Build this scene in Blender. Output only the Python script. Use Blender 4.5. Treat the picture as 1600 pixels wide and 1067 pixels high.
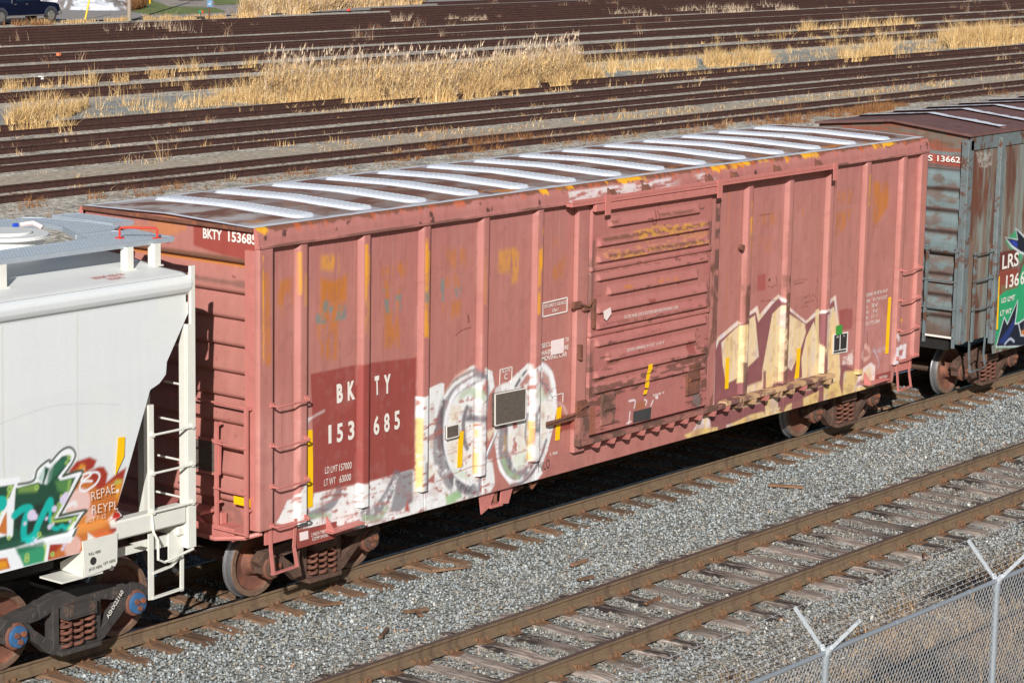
import bpy, bmesh, math, random
import numpy as np
from mathutils import Vector, Matrix
random.seed(7); rng = np.random.default_rng(7)
S = bpy.context.scene
for o in list(bpy.data.objects): bpy.data.objects.remove(o)
# ------------------------------------------------------------------ camera
W_, H_, F_ = 1600, 1067, 4018.6
CAM = np.array([-21.282, -22.147, 8.739]); YAW, PITCH, ROLL = .9009, .1791, .0176
def cam_axes():
    f = np.array([math.sin(YAW)*math.cos(PITCH), math.cos(YAW)*math.cos(PITCH), -math.sin(PITCH)])
    r = np.cross(f, [0, 0, 1]); r /= np.linalg.norm(r); u = np.cross(r, f)
    c, s = math.cos(ROLL), math.sin(ROLL)
    return c*r+s*u, -s*r+c*u, f
RX, UX, FX = cam_axes()
cd = bpy.data.cameras.new('camera'); cam = bpy.data.objects.new('camera', cd); S.collection.objects.link(cam)
cam.matrix_world = Matrix([[RX[0], UX[0], -FX[0], CAM[0]], [RX[1], UX[1], -FX[1], CAM[1]], [RX[2], UX[2], -FX[2], CAM[2]], [0, 0, 0, 1]])
cd.sensor_width = 36; cd.lens = F_/W_*36; cd.clip_end = 2000; cd.clip_start = .5
S.camera = cam
S.view_settings.view_transform = 'Standard'; S.view_settings.look = 'None'; S.view_settings.exposure = 0.16; S.view_settings.gamma = 1
# ------------------------------------------------------------------ daylight
SUN_AZ, SUN_EL = math.radians(36.5), math.radians(25)      # direction the light travels in, measured from +X to +Y
world = bpy.data.worlds.new('World'); S.world = world; world.use_nodes = True
wt = world.node_tree; sky = wt.nodes.new('ShaderNodeTexSky'); sky.sky_type = 'NISHITA'; sky.sun_disc = False
sky.sun_elevation = SUN_EL; sky.sun_rotation = math.atan2(-math.cos(SUN_AZ), -math.sin(SUN_AZ)) % (2*math.pi)
bgn = wt.nodes['Background']; bgn.inputs[1].default_value = .05; wt.links.new(sky.outputs[0], bgn.inputs[0])
sl = bpy.data.lights.new('sun', 'SUN'); sl.energy = 4.9; sl.angle = math.radians(.5); sl.color = (1, .965, .92)
sun = bpy.data.objects.new('sun', sl); S.collection.objects.link(sun)
sd = Vector((math.cos(SUN_AZ)*math.cos(SUN_EL), math.sin(SUN_AZ)*math.cos(SUN_EL), -math.sin(SUN_EL)))
sun.rotation_euler = sd.to_track_quat('-Z', 'Y').to_euler(); sun.location = (-20, -20, 30)

# ------------------------------------------------------------------ helpers
def px(x, y, ax, v):                       # a point of the place: where the sight line of photo pixel (x, y) meets the plane axis ax = v
    d = FX + RX*(x-W_/2)/F_ - UX*(y-H_/2)/F_
    return CAM + d*(v-CAM[ax])/d[ax]
def lin(c):
    c = np.asarray(c, float)/255
    return np.where(c <= .04045, c/12.92, ((c+.055)/1.055)**2.4)
WLOC = {}
def empty(name, loc=(0, 0, 0)):
    o = bpy.data.objects.new(name, None); S.collection.objects.link(o); o.location = loc; WLOC[o] = np.array(loc, float); return o
def tag(o, label=None, cat=None, group=None, kind=None):
    if label: o['label'] = label
    if cat: o['category'] = cat
    if group: o['group'] = group
    if kind: o['kind'] = kind
    return o
def link_mesh(name, me, mats, parent=None, loc=None):
    o = bpy.data.objects.new(name, me); S.collection.objects.link(o)
    for m in (mats if isinstance(mats, (list, tuple)) else [mats]):
        if m: me.materials.append(m)
    if parent: o.parent = parent
    return o
def place(o, parent, at=None):
    """parent o (its mesh is in world coordinates) keeping it where it is"""
    p = WLOC[parent] if parent else np.zeros(3)
    loc = np.zeros(3) if at is None else np.array(at, float)
    o.location = tuple(loc - p); WLOC[o] = loc
class MB:
    def __init__(s): s.v = []; s.f = []; s.m = []; s.mi = 0
    def add(s, vs, fs):
        n = len(s.v); s.v += [tuple(map(float, q)) for q in vs]
        s.f += [tuple(i+n for i in f) for f in fs]; s.m += [s.mi]*len(fs)
    def box(s, a, b, j=0):
        x0, y0, z0 = a; x1, y1, z1 = b
        vs = [(x, y, z) for x in (x0, x1) for y in (y0, y1) for z in (z0, z1)]
        if j: vs = [(x+random.uniform(-j, j), y+random.uniform(-j, j), z+random.uniform(-j, j)) for x, y, z in vs]
        s.add(vs, [(0, 1, 3, 2), (4, 6, 7, 5), (0, 4, 5, 1), (2, 3, 7, 6), (0, 2, 6, 4), (1, 5, 7, 3)])
    def prism(s, pts, axis, a, b):
        """extrude a 2-D polygon (convex or fan-safe by ngon) along axis from a to b; pts in the other two axes, in order"""
        n = len(pts)
        def mk(p, t):
            if axis == 0: return (t, p[0], p[1])
            if axis == 1: return (p[0], t, p[1])
            return (p[0], p[1], t)
        vs = [mk(p, a) for p in pts]+[mk(p, b) for p in pts]
        s.add(vs, [tuple(range(n)), tuple(range(2*n-1, n-1, -1))]+[(i, n+i, n+(i+1) % n, (i+1) % n) for i in range(n)])
    def tube(s, pts, r, n=8, cap=True):
        pts = [Vector(p) for p in pts]; rs = r if isinstance(r, (list, tuple)) else [r]*len(pts)
        base = []; up = None
        for i, p in enumerate(pts):
            t = (pts[min(i+1, len(pts)-1)]-pts[max(i-1, 0)]).normalized()
            if up is None: up = Vector((0, 0, 1)) if abs(t.z) < .9 else Vector((1, 0, 0))
            a = t.cross(up).normalized(); b = a.cross(t).normalized(); up = b
            base.append([p+(a*math.cos(q)+b*math.sin(q))*rs[i] for q in [2*math.pi*k/n for k in range(n)]])
        vs = [q for ring in base for q in ring]; fs = []
        for i in range(len(pts)-1):
            for k in range(n): fs.append((i*n+k, i*n+(k+1) % n, (i+1)*n+(k+1) % n, (i+1)*n+k))
        if cap: fs += [tuple(range(n-1, -1, -1)), tuple(range((len(pts)-1)*n, len(pts)*n))]
        s.add(vs, fs)
    def beam(s, p, q, w, h, up=(0, 0, 1)):
        p, q = Vector(p), Vector(q); t = (q-p).normalized(); a = t.cross(Vector(up)).normalized(); b = a.cross(t)
        vs = [c+a*x*w/2+b*y*h/2 for c in (p, q) for x, y in ((-1, -1), (1, -1), (1, 1), (-1, 1))]
        s.add(vs, [(3, 2, 1, 0), (4, 5, 6, 7), (0, 1, 5, 4), (1, 2, 6, 5), (2, 3, 7, 6), (3, 0, 4, 7)])
    def lathe(s, prof, axis_pt, n=40, seg=None):
        """profile of (y, r) turned about the y axis through axis_pt"""
        cx, cy, cz = axis_pt; vs = []
        for y, r in prof:
            for k in range(n):
                q = 2*math.pi*k/n; vs.append((cx+r*math.cos(q), cy+y, cz+r*math.sin(q)))
        for i in range(len(prof)-1):
            pass
        base = len(s.v); s.v += vs
        for i in range(len(prof)-1):
            mi = s.mi if seg is None else seg[i]
            for k in range(n):
                s.f.append((base+i*n+k, base+(i+1)*n+k, base+(i+1)*n+(k+1) % n, base+i*n+(k+1) % n)); s.m.append(mi)
        s.f.append(tuple(base+k for k in range(n))); s.m.append(s.mi if seg is None else seg[0])
        s.f.append(tuple(base+(len(prof)-1)*n+k for k in range(n-1, -1, -1))); s.m.append(s.mi if seg is None else seg[-1])
    def mesh(s, name, at=(0, 0, 0)):
        me = bpy.data.meshes.new(name)
        me.from_pydata([(x-at[0], y-at[1], z-at[2]) for x, y, z in s.v], [], s.f)
        me.polygons.foreach_set('material_index', s.m); me.update(); return me
    def build(s, name, mats, parent=None, at=(0, 0, 0), smooth=False, bevel=0):
        me = s.mesh(name, at)
        bm = bmesh.new(); bm.from_mesh(me); bmesh.ops.recalc_face_normals(bm, faces=bm.faces)
        if bevel:
            es = [e for e in bm.edges if len(e.link_faces) == 2 and e.calc_face_angle(0) > .6]
            bmesh.ops.bevel(bm, geom=es, offset=bevel, segments=1, affect='EDGES', clamp_overlap=True)
        bm.to_mesh(me); bm.free()
        o = link_mesh(name, me, mats, parent); place(o, parent, at)
        if smooth:
            me.polygons.foreach_set('use_smooth', [True]*len(me.polygons))
            try: me.set_sharp_from_angle(angle=math.radians(35))
            except Exception: pass
        return o
def grid(name, X, Y, Z, mats, parent=None, col=None, smooth=True, at=(0, 0, 0)):
    """a sheet from 2-D arrays of coordinates, with an optional paint colour per vertex"""
    n, m = X.shape
    me = bpy.data.meshes.new(name); me.vertices.add(n*m)
    co = np.stack([X-at[0], Y-at[1], Z-at[2]], -1).reshape(-1, 3).astype(np.float32); me.vertices.foreach_set('co', co.ravel())
    i = np.arange((n-1)*(m-1)); r, c = i//(m-1), i % (m-1); a = r*m+c
    q = np.stack([a, a+1, a+m+1, a+m], -1).astype(np.int32)
    me.loops.add(q.size); me.loops.foreach_set('vertex_index', q.ravel())
    me.polygons.add(len(q)); me.polygons.foreach_set('loop_start', np.arange(len(q), dtype=np.int32)*4)
    me.polygons.foreach_set('loop_total', np.full(len(q), 4, np.int32)) if False else None
    me.update(calc_edges=True)
    if smooth: me.polygons.foreach_set('use_smooth', np.ones(len(q), bool))
    if col is not None:
        at_ = me.color_attributes.new('paint', 'FLOAT_COLOR', 'POINT')
        cc = np.ones((n*m, 4), np.float32); cc[:, :3] = col.reshape(-1, 3); at_.data.foreach_set('color', cc.ravel())
    o = link_mesh(name, me, mats, parent); place(o, parent, at); return o
def flip(o):
    me = o.data; me.flip_normals(); return o
# --- noise on arrays
_tab = rng.random((8, 256, 256))
def vnoise(x, y, k=0):
    xi, yi = np.floor(x).astype(int), np.floor(y).astype(int); fx, fy = x-xi, y-yi
    fx = fx*fx*(3-2*fx); fy = fy*fy*(3-2*fy); T = _tab[k % 8]
    g = lambda a, b: T[a & 255, b & 255]
    return (g(xi, yi)*(1-fx)+g(xi+1, yi)*fx)*(1-fy)+(g(xi, yi+1)*(1-fx)+g(xi+1, yi+1)*fx)*fy
def fbm(x, y, k=0, o=4):
    s = 0; a = 1; t = 0
    for i in range(o): s = s+a*vnoise(x*2**i+17.3*i, y*2**i+9.1*i, k+i); t += a; a *= .55
    return s/t
def sstep(a, b, x):
    t = np.clip((x-a)/(b-a), 0, 1); return t*t*(3-2*t)
class Canvas:
    """paint on a wall in metres: u along it, v up; colours are linear base colours"""
    def __init__(s, u0, u1, v0, v1, base, res=.009):
        s.u0, s.v0, s.res = u0, v0, res; s.nu, s.nv = int((u1-u0)/res)+1, int((v1-v0)/res)+1
        s.U, s.V = np.meshgrid(u0+np.arange(s.nu)*res, v0+np.arange(s.nv)*res, indexing='ij')
        s.C = np.ones((s.nu, s.nv, 3))*KA*lin(base)
    def win(s, p, pad):
        a = np.floor((p.min(0)-pad-[s.u0, s.v0])/s.res).astype(int); b = np.ceil((p.max(0)+pad-[s.u0, s.v0])/s.res).astype(int)+1
        a = np.clip(a, 0, [s.nu, s.nv]); b = np.clip(b, 0, [s.nu, s.nv]); return slice(a[0], b[0]), slice(a[1], b[1])
    def apply(s, w, m, col):
        s.C[w] = s.C[w]*(1-m[..., None])+KA*lin(col)*m[..., None]
    def segd(s, w, p, closed):
        U, V = s.U[w], s.V[w]; d = np.full(U.shape, 9.); inside = np.zeros(U.shape, bool)
        for i in range(len(p) if closed else len(p)-1):
            a, b = p[i], p[(i+1) % len(p)]; e = b-a; L = max(e@e, 1e-9)
            t = np.clip(((U-a[0])*e[0]+(V-a[1])*e[1])/L, 0, 1)
            d = np.minimum(d, np.hypot(U-a[0]-t*e[0], V-a[1]-t*e[1]))
            if closed and abs(e[1]) > 1e-12: inside ^= ((a[1] > V) != (b[1] > V)) & (U < e[0]*(V-a[1])/e[1]+a[0])
        return d, inside
    def tex(s, w, tx):
        """a broken-paint mask: tx = (cell_u, cell_v, threshold, softness)"""
        if tx is None: return 1
        n = fbm(s.U[w]/tx[0]+3, s.V[w]/tx[1]+5, 1); return sstep(tx[2]-tx[3], tx[2]+tx[3], n)
    def poly(s, p, col, a=1, soft=.008, tx=None):
        soft = min(soft, .03) if tx is None else soft
        p = np.array(p, float); w = s.win(p, soft*2+.02); d, ins = s.segd(w, p, True)
        sd_ = np.where(ins, d, -d); s.apply(w, sstep(-soft, soft, sd_)*a*s.tex(w, tx), col)
    def stroke(s, p, wd, col, a=1, soft=.008, tx=None, curve=True):
        soft = min(soft, .025); p = np.array(p, float)
        if curve and len(p) > 2:
            q = [p[0]]
            for i in range(len(p)-1):
                p0, p1, p2, p3 = p[max(i-1, 0)], p[i], p[i+1], p[min(i+2, len(p)-1)]
                for t in (.25, .5, .75, 1): q.append(.5*((2*p1)+(-p0+p2)*t+(2*p0-5*p1+4*p2-p3)*t*t+(-p0+3*p1-3*p2+p3)*t**3))
            p = np.array(q)
        w = s.win(p, wd/2+soft*2+.02); d, _ = s.segd(w, p, False)
        s.apply(w, sstep(wd/2+soft, wd/2-soft, d)*a*s.tex(w, tx), col)
    def dot(s, p, r, col, a=1, soft=.008): s.stroke([p, (p[0]+.001, p[1])], 2*r, col, a, soft, curve=False)
    def wear(s, col, m, a=1): s.C = s.C*(1-(m*a)[..., None])+KA*lin(col)*(m*a)[..., None]
    def at(s, u, v):
        a = np.clip((u-s.u0)/s.res, 0, s.nu-1.001); b = np.clip((v-s.v0)/s.res, 0, s.nv-1.001)
        i, j = a.astype(int), b.astype(int); f, g = (a-i)[..., None], (b-j)[..., None]; C = s.C
        return (C[i, j]*(1-f)+C[i+1, j]*f)*(1-g)+(C[i, j+1]*(1-f)+C[i+1, j+1]*f)*g
KA = 1.0
# ------------------------------------------------------------------ materials
MT = {}
def nodes_mat(name):
    m = bpy.data.materials.new(name); m.use_nodes = True; nt = m.node_tree; MT[name] = m
    return m, nt, nt.nodes['Principled BSDF']
def N(nt, t, **k):
    n = nt.nodes.new(t)
    for a, b in k.items(): setattr(n, a, b)
    return n
def noise(nt, scale, detail=4, coord='Object', vec_scale=None, rough=.6):
    tc = N(nt, 'ShaderNodeTexCoord'); n = N(nt, 'ShaderNodeTexNoise'); n.inputs['Scale'].default_value = scale
    n.inputs['Detail'].default_value = detail; n.inputs['Roughness'].default_value = rough
    src = tc.outputs[coord]
    if vec_scale:
        mp = N(nt, 'ShaderNodeMapping'); mp.inputs['Scale'].default_value = vec_scale; nt.links.new(src, mp.inputs[0]); src = mp.outputs[0]
    nt.links.new(src, n.inputs['Vector']); return n.outputs['Fac']
def ramp(nt, src, stops):
    r = N(nt, 'ShaderNodeValToRGB'); e = r.color_ramp.elements
    while len(e) < len(stops): e.new(.5)
    for q, (p, c) in zip(e, stops):
        q.position = p; q.color = (*c, 1) if hasattr(c, '__len__') else (c, c, c, 1)
    nt.links.new(src, r.inputs[0]); return r.outputs[0]
def mixc(nt, fac, a, b, blend='MIX'):
    m = N(nt, 'ShaderNodeMix', data_type='RGBA', blend_type=blend)
    for i, s in ((0, fac), (6, a), (7, b)):
        if hasattr(s, 'is_linked') or hasattr(s, 'links'): nt.links.new(s, m.inputs[i])
        elif i == 0: m.inputs[i].default_value = s
        else: m.inputs[i].default_value = (*s, 1)
    return m.outputs[2]
def bump(nt, b, src, dist, strength=1):
    n = N(nt, 'ShaderNodeBump'); n.inputs['Distance'].default_value = dist; n.inputs['Strength'].default_value = strength
    nt.links.new(src, n.inputs['Height']); nt.links.new(n.outputs[0], b.inputs['Normal'])
def simple(name, col, rough=.6, metal=0, var=.25, scale=6, rust=None, rust_at=.62, bmp=.003, vs=None, srgb=True):
    m, nt, b = nodes_mat(name); c = tuple(lin(col)) if srgb else col
    n1 = noise(nt, scale, 5, vec_scale=vs)
    base = ramp(nt, n1, [(.25, tuple(x*(1-var) for x in c)), (.75, tuple(min(x*(1+var), 1) for x in c))])
    if rust:
        r = noise(nt, scale*.7+1.3, 8, rough=.72); f = ramp(nt, r, [(rust_at-.03, 0), (rust_at+.03, 1)])
        base = mixc(nt, f, base, tuple(lin(rust)))
    nt.links.new(base, b.inputs['Base Color']); b.inputs['Roughness'].default_value = rough; b.inputs['Metallic'].default_value = metal
    if bmp: bump(nt, b, noise(nt, scale*6, 4), bmp, .6)
    return m
def painted(name, rough=.55, chip=(95, 62, 52), chip_at=.735, streak=.12, wave=0.004):
    m, nt, b = nodes_mat(name); at = N(nt, 'ShaderNodeAttribute', attribute_name='paint')
    c = at.outputs['Color']
    st = noise(nt, 1, 4, vec_scale=(9, 9, .7)); c = mixc(nt, 1, c, ramp(nt, st, [(.2, 1-streak), (.8, 1+streak*.4)]), 'MULTIPLY')
    fine = noise(nt, 45, 3); c = mixc(nt, 1, c, ramp(nt, fine, [(.2, .93), (.8, 1.03)]), 'MULTIPLY')
    ch = noise(nt, 5.5, 9, rough=.75); c = mixc(nt, ramp(nt, ch, [(chip_at-.012, 0), (chip_at+.012, 1)]), c, tuple(lin(chip)))
    nt.links.new(c, b.inputs['Base Color']); b.inputs['Roughness'].default_value = rough
    b.inputs['Specular IOR Level'].default_value = .3
    bump(nt, b, noise(nt, 2.2, 3), wave*3, .5)
    return m
M = {}
M['car_paint'] = painted('car_paint')
M['hopper_paint'] = painted('hopper_paint', .45, (150, 140, 125), .8, .02, .001)
M['old_paint'] = painted('old_paint', .7, (70, 45, 35), .66, .25)
M['pink'] = simple('pink', (190, 118, 110), .55, var=.12, rust=(105, 62, 50), rust_at=.69)
M['white_paint'] = simple('white_paint', (228, 222, 214), .6, var=.06, scale=20)
M['cream'] = simple('cream', (216, 215, 206), .5, var=.05, rust=(120, 85, 60), rust_at=.76)
M['yellow_tape'] = simple('yellow_tape', (244, 192, 10), .5, var=.06, scale=12, bmp=0)
M['rust'] = simple('rust', (112, 72, 58), .8, var=.35, rust=(140, 86, 58), rust_at=.58)
M['rust_dark'] = simple('rust_dark', (88, 66, 55), .8, var=.35, rust=(125, 82, 60), rust_at=.6)
M['black_cast'] = simple('black_cast', (62, 58, 56), .7, var=.3, rust=(96, 76, 62), rust_at=.6)
M['under'] = simple('under', (30, 26, 24), .85, var=.3)  # colour darkened to deepen the shade beneath and between the cars
M['blue_cap'] = simple('blue_cap', (52, 96, 140), .6, var=.25, rust=(100, 74, 62), rust_at=.57, scale=14)
M['tread'] = simple('tread', (150, 150, 152), .36, metal=.7, var=.2, scale=30, bmp=0)
M['rim_tan'] = simple('rim_tan', (112, 88, 72), .7, var=.3, scale=20)
M['wire'] = simple('wire', (200, 206, 212), .45, metal=.3, var=.1, scale=25, bmp=0)
M['galv'] = simple('galv', (158, 166, 174), .42, metal=.4, var=.1, scale=25, bmp=0)
M['grating'] = simple('grating', (180, 190, 200), .5, metal=.4, var=.08, scale=20, bmp=0)
M['board'] = simple('board', (92, 82, 74), .8, var=.3, scale=9, vs=(1, 1, 5))
M['charcoal'] = simple('charcoal', (62, 60, 62), .7, var=.2)
M['dark_red'] = simple('dark_red', (142, 70, 62), .6, var=.08)
M['red_paint'] = simple('red_paint', (205, 62, 50), .5, var=.1)
M['black_paint'] = simple('black_paint', (48, 45, 46), .7, var=.1)
M['green_tag'] = simple('green_tag', (66, 148, 62), .5, var=.1)
M['sticker'] = simple('sticker', (232, 214, 212), .6, var=.05)
M['teal_metal'] = simple('teal_metal', (104, 114, 116), .6, var=.2, rust=(95, 66, 52), rust_at=.56, scale=4)
M['roof_rust'] = simple('roof_rust', (110, 78, 74), .75, var=.18, rust=(90, 60, 54), rust_at=.6)
# ------------------------------------------------------------------ writing
def glyphs(s, font_off=.0):
    cu = bpy.data.curves.new('t', 'FONT'); cu.body = s; cu.size = 1; cu.offset = font_off; cu.resolution_u = 3
    o = bpy.data.objects.new('t', cu); S.collection.objects.link(o); dg = bpy.context.evaluated_depsgraph_get()
    me = bpy.data.meshes.new_from_object(o.evaluated_get(dg)); bpy.data.objects.remove(o); bpy.data.curves.remove(cu)
    v = np.array([p.co[:2] for p in me.vertices]); f = [tuple(p.vertices) for p in me.polygons]; bpy.data.meshes.remove(me)
    return v, f
def put_text(mb, s, p0, p1, h, n, off=.004, bold=.012):
    """writing whose baseline runs from p0 to p1, h high, on a face whose normal is n"""
    v, f = glyphs(s, bold)
    if not len(v): return
    if getattr(mb, 'cuts', None) is not None and mb.v: mb.cuts.append((mb.v, mb.f, mb.m)); mb.v, mb.f, mb.m = [], [], []
    p0, p1, n = np.array(p0, float), np.array(p1, float), np.array(n, float)
    d = p1-p0; L = np.linalg.norm(d); d /= L; up = np.cross(n, d)
    lo, hi = v.min(0), v.max(0); cap = .73
    q = p0+np.outer((v[:, 0]-lo[0])/(hi[0]-lo[0])*L, d)+np.outer((v[:, 1])/cap*h, up)+n*off
    k = len(mb.v); mb.v += [tuple(a) for a in q]; mb.f += [tuple(i+k for i in a) for a in f]; mb.m += [mb.mi]*len(f)
def side_text(mb, s, a, b, hpx, y=-1.5, off=.004, bold=.012):
    """on the long side of a car: baseline between photo pixels a and b, hpx high"""
    p0, p1 = px(*a, 1, y), px(*b, 1, y); p1[2] = p0[2]+(p1[2]-p0[2])
    t = px(a[0], a[1]-hpx, 1, y); put_text(mb, s, p0, p1, abs(t[2]-p0[2]), (0, -1, 0), off, bold)
def quad(mb, pts, n, off=.004, th=.002):
    n = np.array(n, float); p = [np.array(q)+n*off for q in pts]; b = [q-n*th for q in p]; k = len(p)
    mb.add(p+b, [tuple(range(k)), tuple(range(2*k-1, k-1, -1))]+[(i, k+i, k+(i+1) % k, (i+1) % k) for i in range(k)])
def crop(ox, oy, s, y=-1.5):
    """readings taken from an enlarged crop of the photo, as (x, z) on the plane of the side"""
    def f(*pts):
        return [tuple(px(ox+a/s, oy+b/s, 1, y)[[0, 2]]) for a, b in pts]
    return f
# ------------------------------------------------------------------ trucks, shared by all cars
CACHE = {}
def truck_meshes(kind):
    if kind in CACHE: return CACHE[kind]
    R = .457 if kind == 'black' else .42
    c = {}; hb = .89
    fr = MB()
    for sy in (-1, 1):
        y0, y1 = (sy*.95, sy*1.09)
        def arc(pts, w):
            P = [Vector((x, 0, z)) for x, z in pts]; up = []; lo = []
            for i, p in enumerate(P):
                t = (P[min(i+1, len(P)-1)]-P[max(i-1, 0)]).normalized(); n = Vector((-t.z, 0, t.x)); up.append(p+n*w[i]/2); lo.append(p-n*w[i]/2)
            for i in range(len(P)-1):
                fr.prism([(q.x, q.z) for q in (lo[i], lo[i+1], up[i+1], up[i])], 1, y0, y1)
        arc([(-1.09, R+.06), (-.98, R+.14), (-.8, R+.17), (-.55, R+.19), (-.32, .71), (0, .73), (.32, .71), (.55, R+.19), (.8, R+.17), (.98, R+.14), (1.09, R+.06)],
            [.1, .13, .16, .17, .17, .17, .17, .17, .16, .13, .1])
        arc([(-.78, R+.1), (-.66, .42), (-.5, .3), (-.38, .2), (-.26, .15), (0, .145), (.26, .15), (.38, .2), (.5, .3), (.66, .42), (.78, R+.1)],
            [.13, .12, .12, .13, .12, .1, .12, .13, .12, .12, .13])
        for q in (-.31, .31): fr.box((q-.045, y0*1.004, .17), (q+.045, y1*1.004, .7))
        for q in (-hb, hb):
            fr.box((q-.17, y0*1.002, R-.06), (q-.1, y1*1.002, R+.15)); fr.box((q+.1, y0*1.002, R-.06), (q+.17, y1*1.002, R+.15))
            fr.box((q-.1, y0*.99, R+.085), (q+.1, y1*1.02, R+.14))
        # the flat ledge along the lower member
        fr.box((-.3, sy*.93, .1), (.3, sy*1.17, .15))
        fr.box((-.22, sy*.9, .5), (.22, sy*1.19, .66)); fr.box((-.19, sy*1.19, .53), (.19, sy*1.2, .6))
        for bx in (-.45, .45, -.62, .62): fr.tube([(bx, sy*1.08, R+.17), (bx, sy*1.105, R+.17)], .035, 10)
        fr.box((-.27, y0*1.0, .15), (.27, y0*1.02, .5))
    fr.box((-.2, -.95, .38), (.2, .95, .62)); fr.tube([(0, 0, .62), (0, 0, .74)], .2, 20)
    for q in (-1, 1):      # brake beams
        fr.beam((q*.36, -.7, .36), (q*.36, .7, .36), .09, .09)
        for sy in (-1, 1): fr.box((q*.40-.03, sy*.72-.05, .22), (q*.40+.05, sy*.72+.05, .5))
    c['frame'] = fr.mesh('truck_frame')
    w = MB()   # the near wheel, mounted with its outside towards -y ; y = 0 is the back of the flange
    prof = [(0, R*.66), (0, R), (-.012, R+.027), (-.03, R+.02), (-.04, R+.004), (-.125, R-.004), (-.137, R-.012), (-.137, R-.07), (-.125, R-.082), (-.085, R-.1), (-.055, R*.42), (-.09, R*.34), (-.16, R*.3), (-.165, R*.22)]
    w.lathe(prof, (0, 0, 0), 56, seg=[1, 1, 1, 1, 1, 2, 2, 2, 0, 0, 0, 0, 0, 0])
    w.f.pop(); w.m.pop()
    c['wheel'] = w.mesh('wheel')
    a = MB(); a.tube([(0, -1.0, 0), (0, -.72, 0), (0, -.7, 0), (0, .7, 0), (0, .72, 0), (0, 1.0, 0)], [.07, .075, .085, .085, .075, .07], 16); c['axle'] = a.mesh('axle')
    s = MB(); pts = []
    for k in range(0, 4*12+1):
        q = k/12*2*math.pi; pts.append((.055*math.cos(q), .055*math.sin(q), .17+.3*k/48))
    s.tube(pts, .0195, 6); c['spring'] = s.mesh('spring')
    b = MB(); b.lathe([(.06, .15), (-.0, .155), (-.02, .14), (-.022, .125), (-.055, .12), (-.06, .095), (-.062, .0)], (0, 0, 0), 26, seg=[1, 1, 1, 0, 0, 0, 0])
    b.mi = 1
    for k in range(3):
        q = 2*math.pi*k/3+.5; b.tube([(.055*math.cos(q), -.055, .055*math.sin(q)), (.055*math.cos(q), -.085, .055*math.sin(q))], .034, 10)
    c['bearing_cap'] = b.mesh('bearing_cap')
    for k, mats in dict(frame=[M['black_cast' if kind == 'black' else 'rust_dark']], wheel=[M['rust'], M['tread'], M['rim_tan']], axle=[M['rust_dark']],
                        spring=[M['rust']], bearing_cap=[M['blue_cap' if kind == 'black' else 'rust_dark'], M['rust']]).items():
        for m in mats: c[k].materials.append(m)
        bm = bmesh.new(); bm.from_mesh(c[k]); bmesh.ops.recalc_face_normals(bm, faces=bm.faces)
        if k == 'frame':
            es = [e for e in bm.edges if len(e.link_faces) == 2 and e.calc_face_angle(0) > 1.2]
            bmesh.ops.bevel(bm, geom=es, offset=.008, segments=1, affect='EDGES', clamp_overlap=True)
        bm.to_mesh(c[k]); bm.free()
        c[k].polygons.foreach_set('use_smooth', [True]*len(c[k].polygons)); c[k].set_sharp_from_angle(angle=math.radians(35))
    c['R'] = R; CACHE[kind] = c; return c
def truck(parent, x, kind='rust'):
    c = truck_meshes(kind); R = c['R']
    def inst(name, me, p, loc, rot=(0, 0, 0)):
        o = bpy.data.objects.new(name, me); S.collection.objects.link(o); o.parent = p; o.location = tuple(np.array(loc)-WLOC[p]); o.rotation_euler = rot; WLOC[o] = np.array(loc, float); return o
    fr = inst('truck_frame', c['frame'], parent, (x, 0, 0))
    for q in (-.89, .89):
        inst('axle', c['axle'], fr, (x+q, 0, R))
        inst('wheel', c['wheel'], fr, (x+q, -.685, R), (0, random.uniform(0, 6), 0)); inst('wheel', c['wheel'], fr, (x+q, .685, R), (0, 0, math.pi))
        inst('bearing_cap', c['bearing_cap'], fr, (x+q, -1.1, R)); inst('bearing_cap', c['bearing_cap'], fr, (x+q, 1.1, R), (0, 0, math.pi))
    for q in (-.17, 0, .17):
        for y in (-1.1, -.99, .99, 1.1): inst('spring', c['spring'], fr, (x+q, y, 0), (0, 0, random.uniform(0, 6)))
    return fr
def coupler(parent, x, s, name='coupler'):
    """s = +1: the coupler points to +X"""
    b = MB(); b.box(sorted_box((x-.5*s, -.16, .72), (x+.15*s, .16, 1.02))[0], sorted_box((x-.5*s, -.16, .72), (x+.15*s, .16, 1.02))[1])
    b.beam((x, 0, .86), (x+.5*s, 0, .86), .13, .17)
    b.prism([(x+.42*s, -.16), (x+.62*s, -.19), (x+.72*s, -.08), (x+.74*s, .1), (x+.62*s, .19), (x+.42*s, .14)], 2, .72, 1.0)
    b.tube([(x+.2*s, .3, .8), (x+.4*s, .28, .45), (x+.62*s, .22, .4), (x+.76*s, .15, .55)], .03, 8)
    return b.build(name, M['rust_dark'], parent, bevel=.01)
def sorted_box(a, b): return tuple(min(p, q) for p, q in zip(a, b)), tuple(max(p, q) for p, q in zip(a, b))
def sbox(mb, a, b): a, b = sorted_box(a, b); mb.box(a, b)

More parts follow.
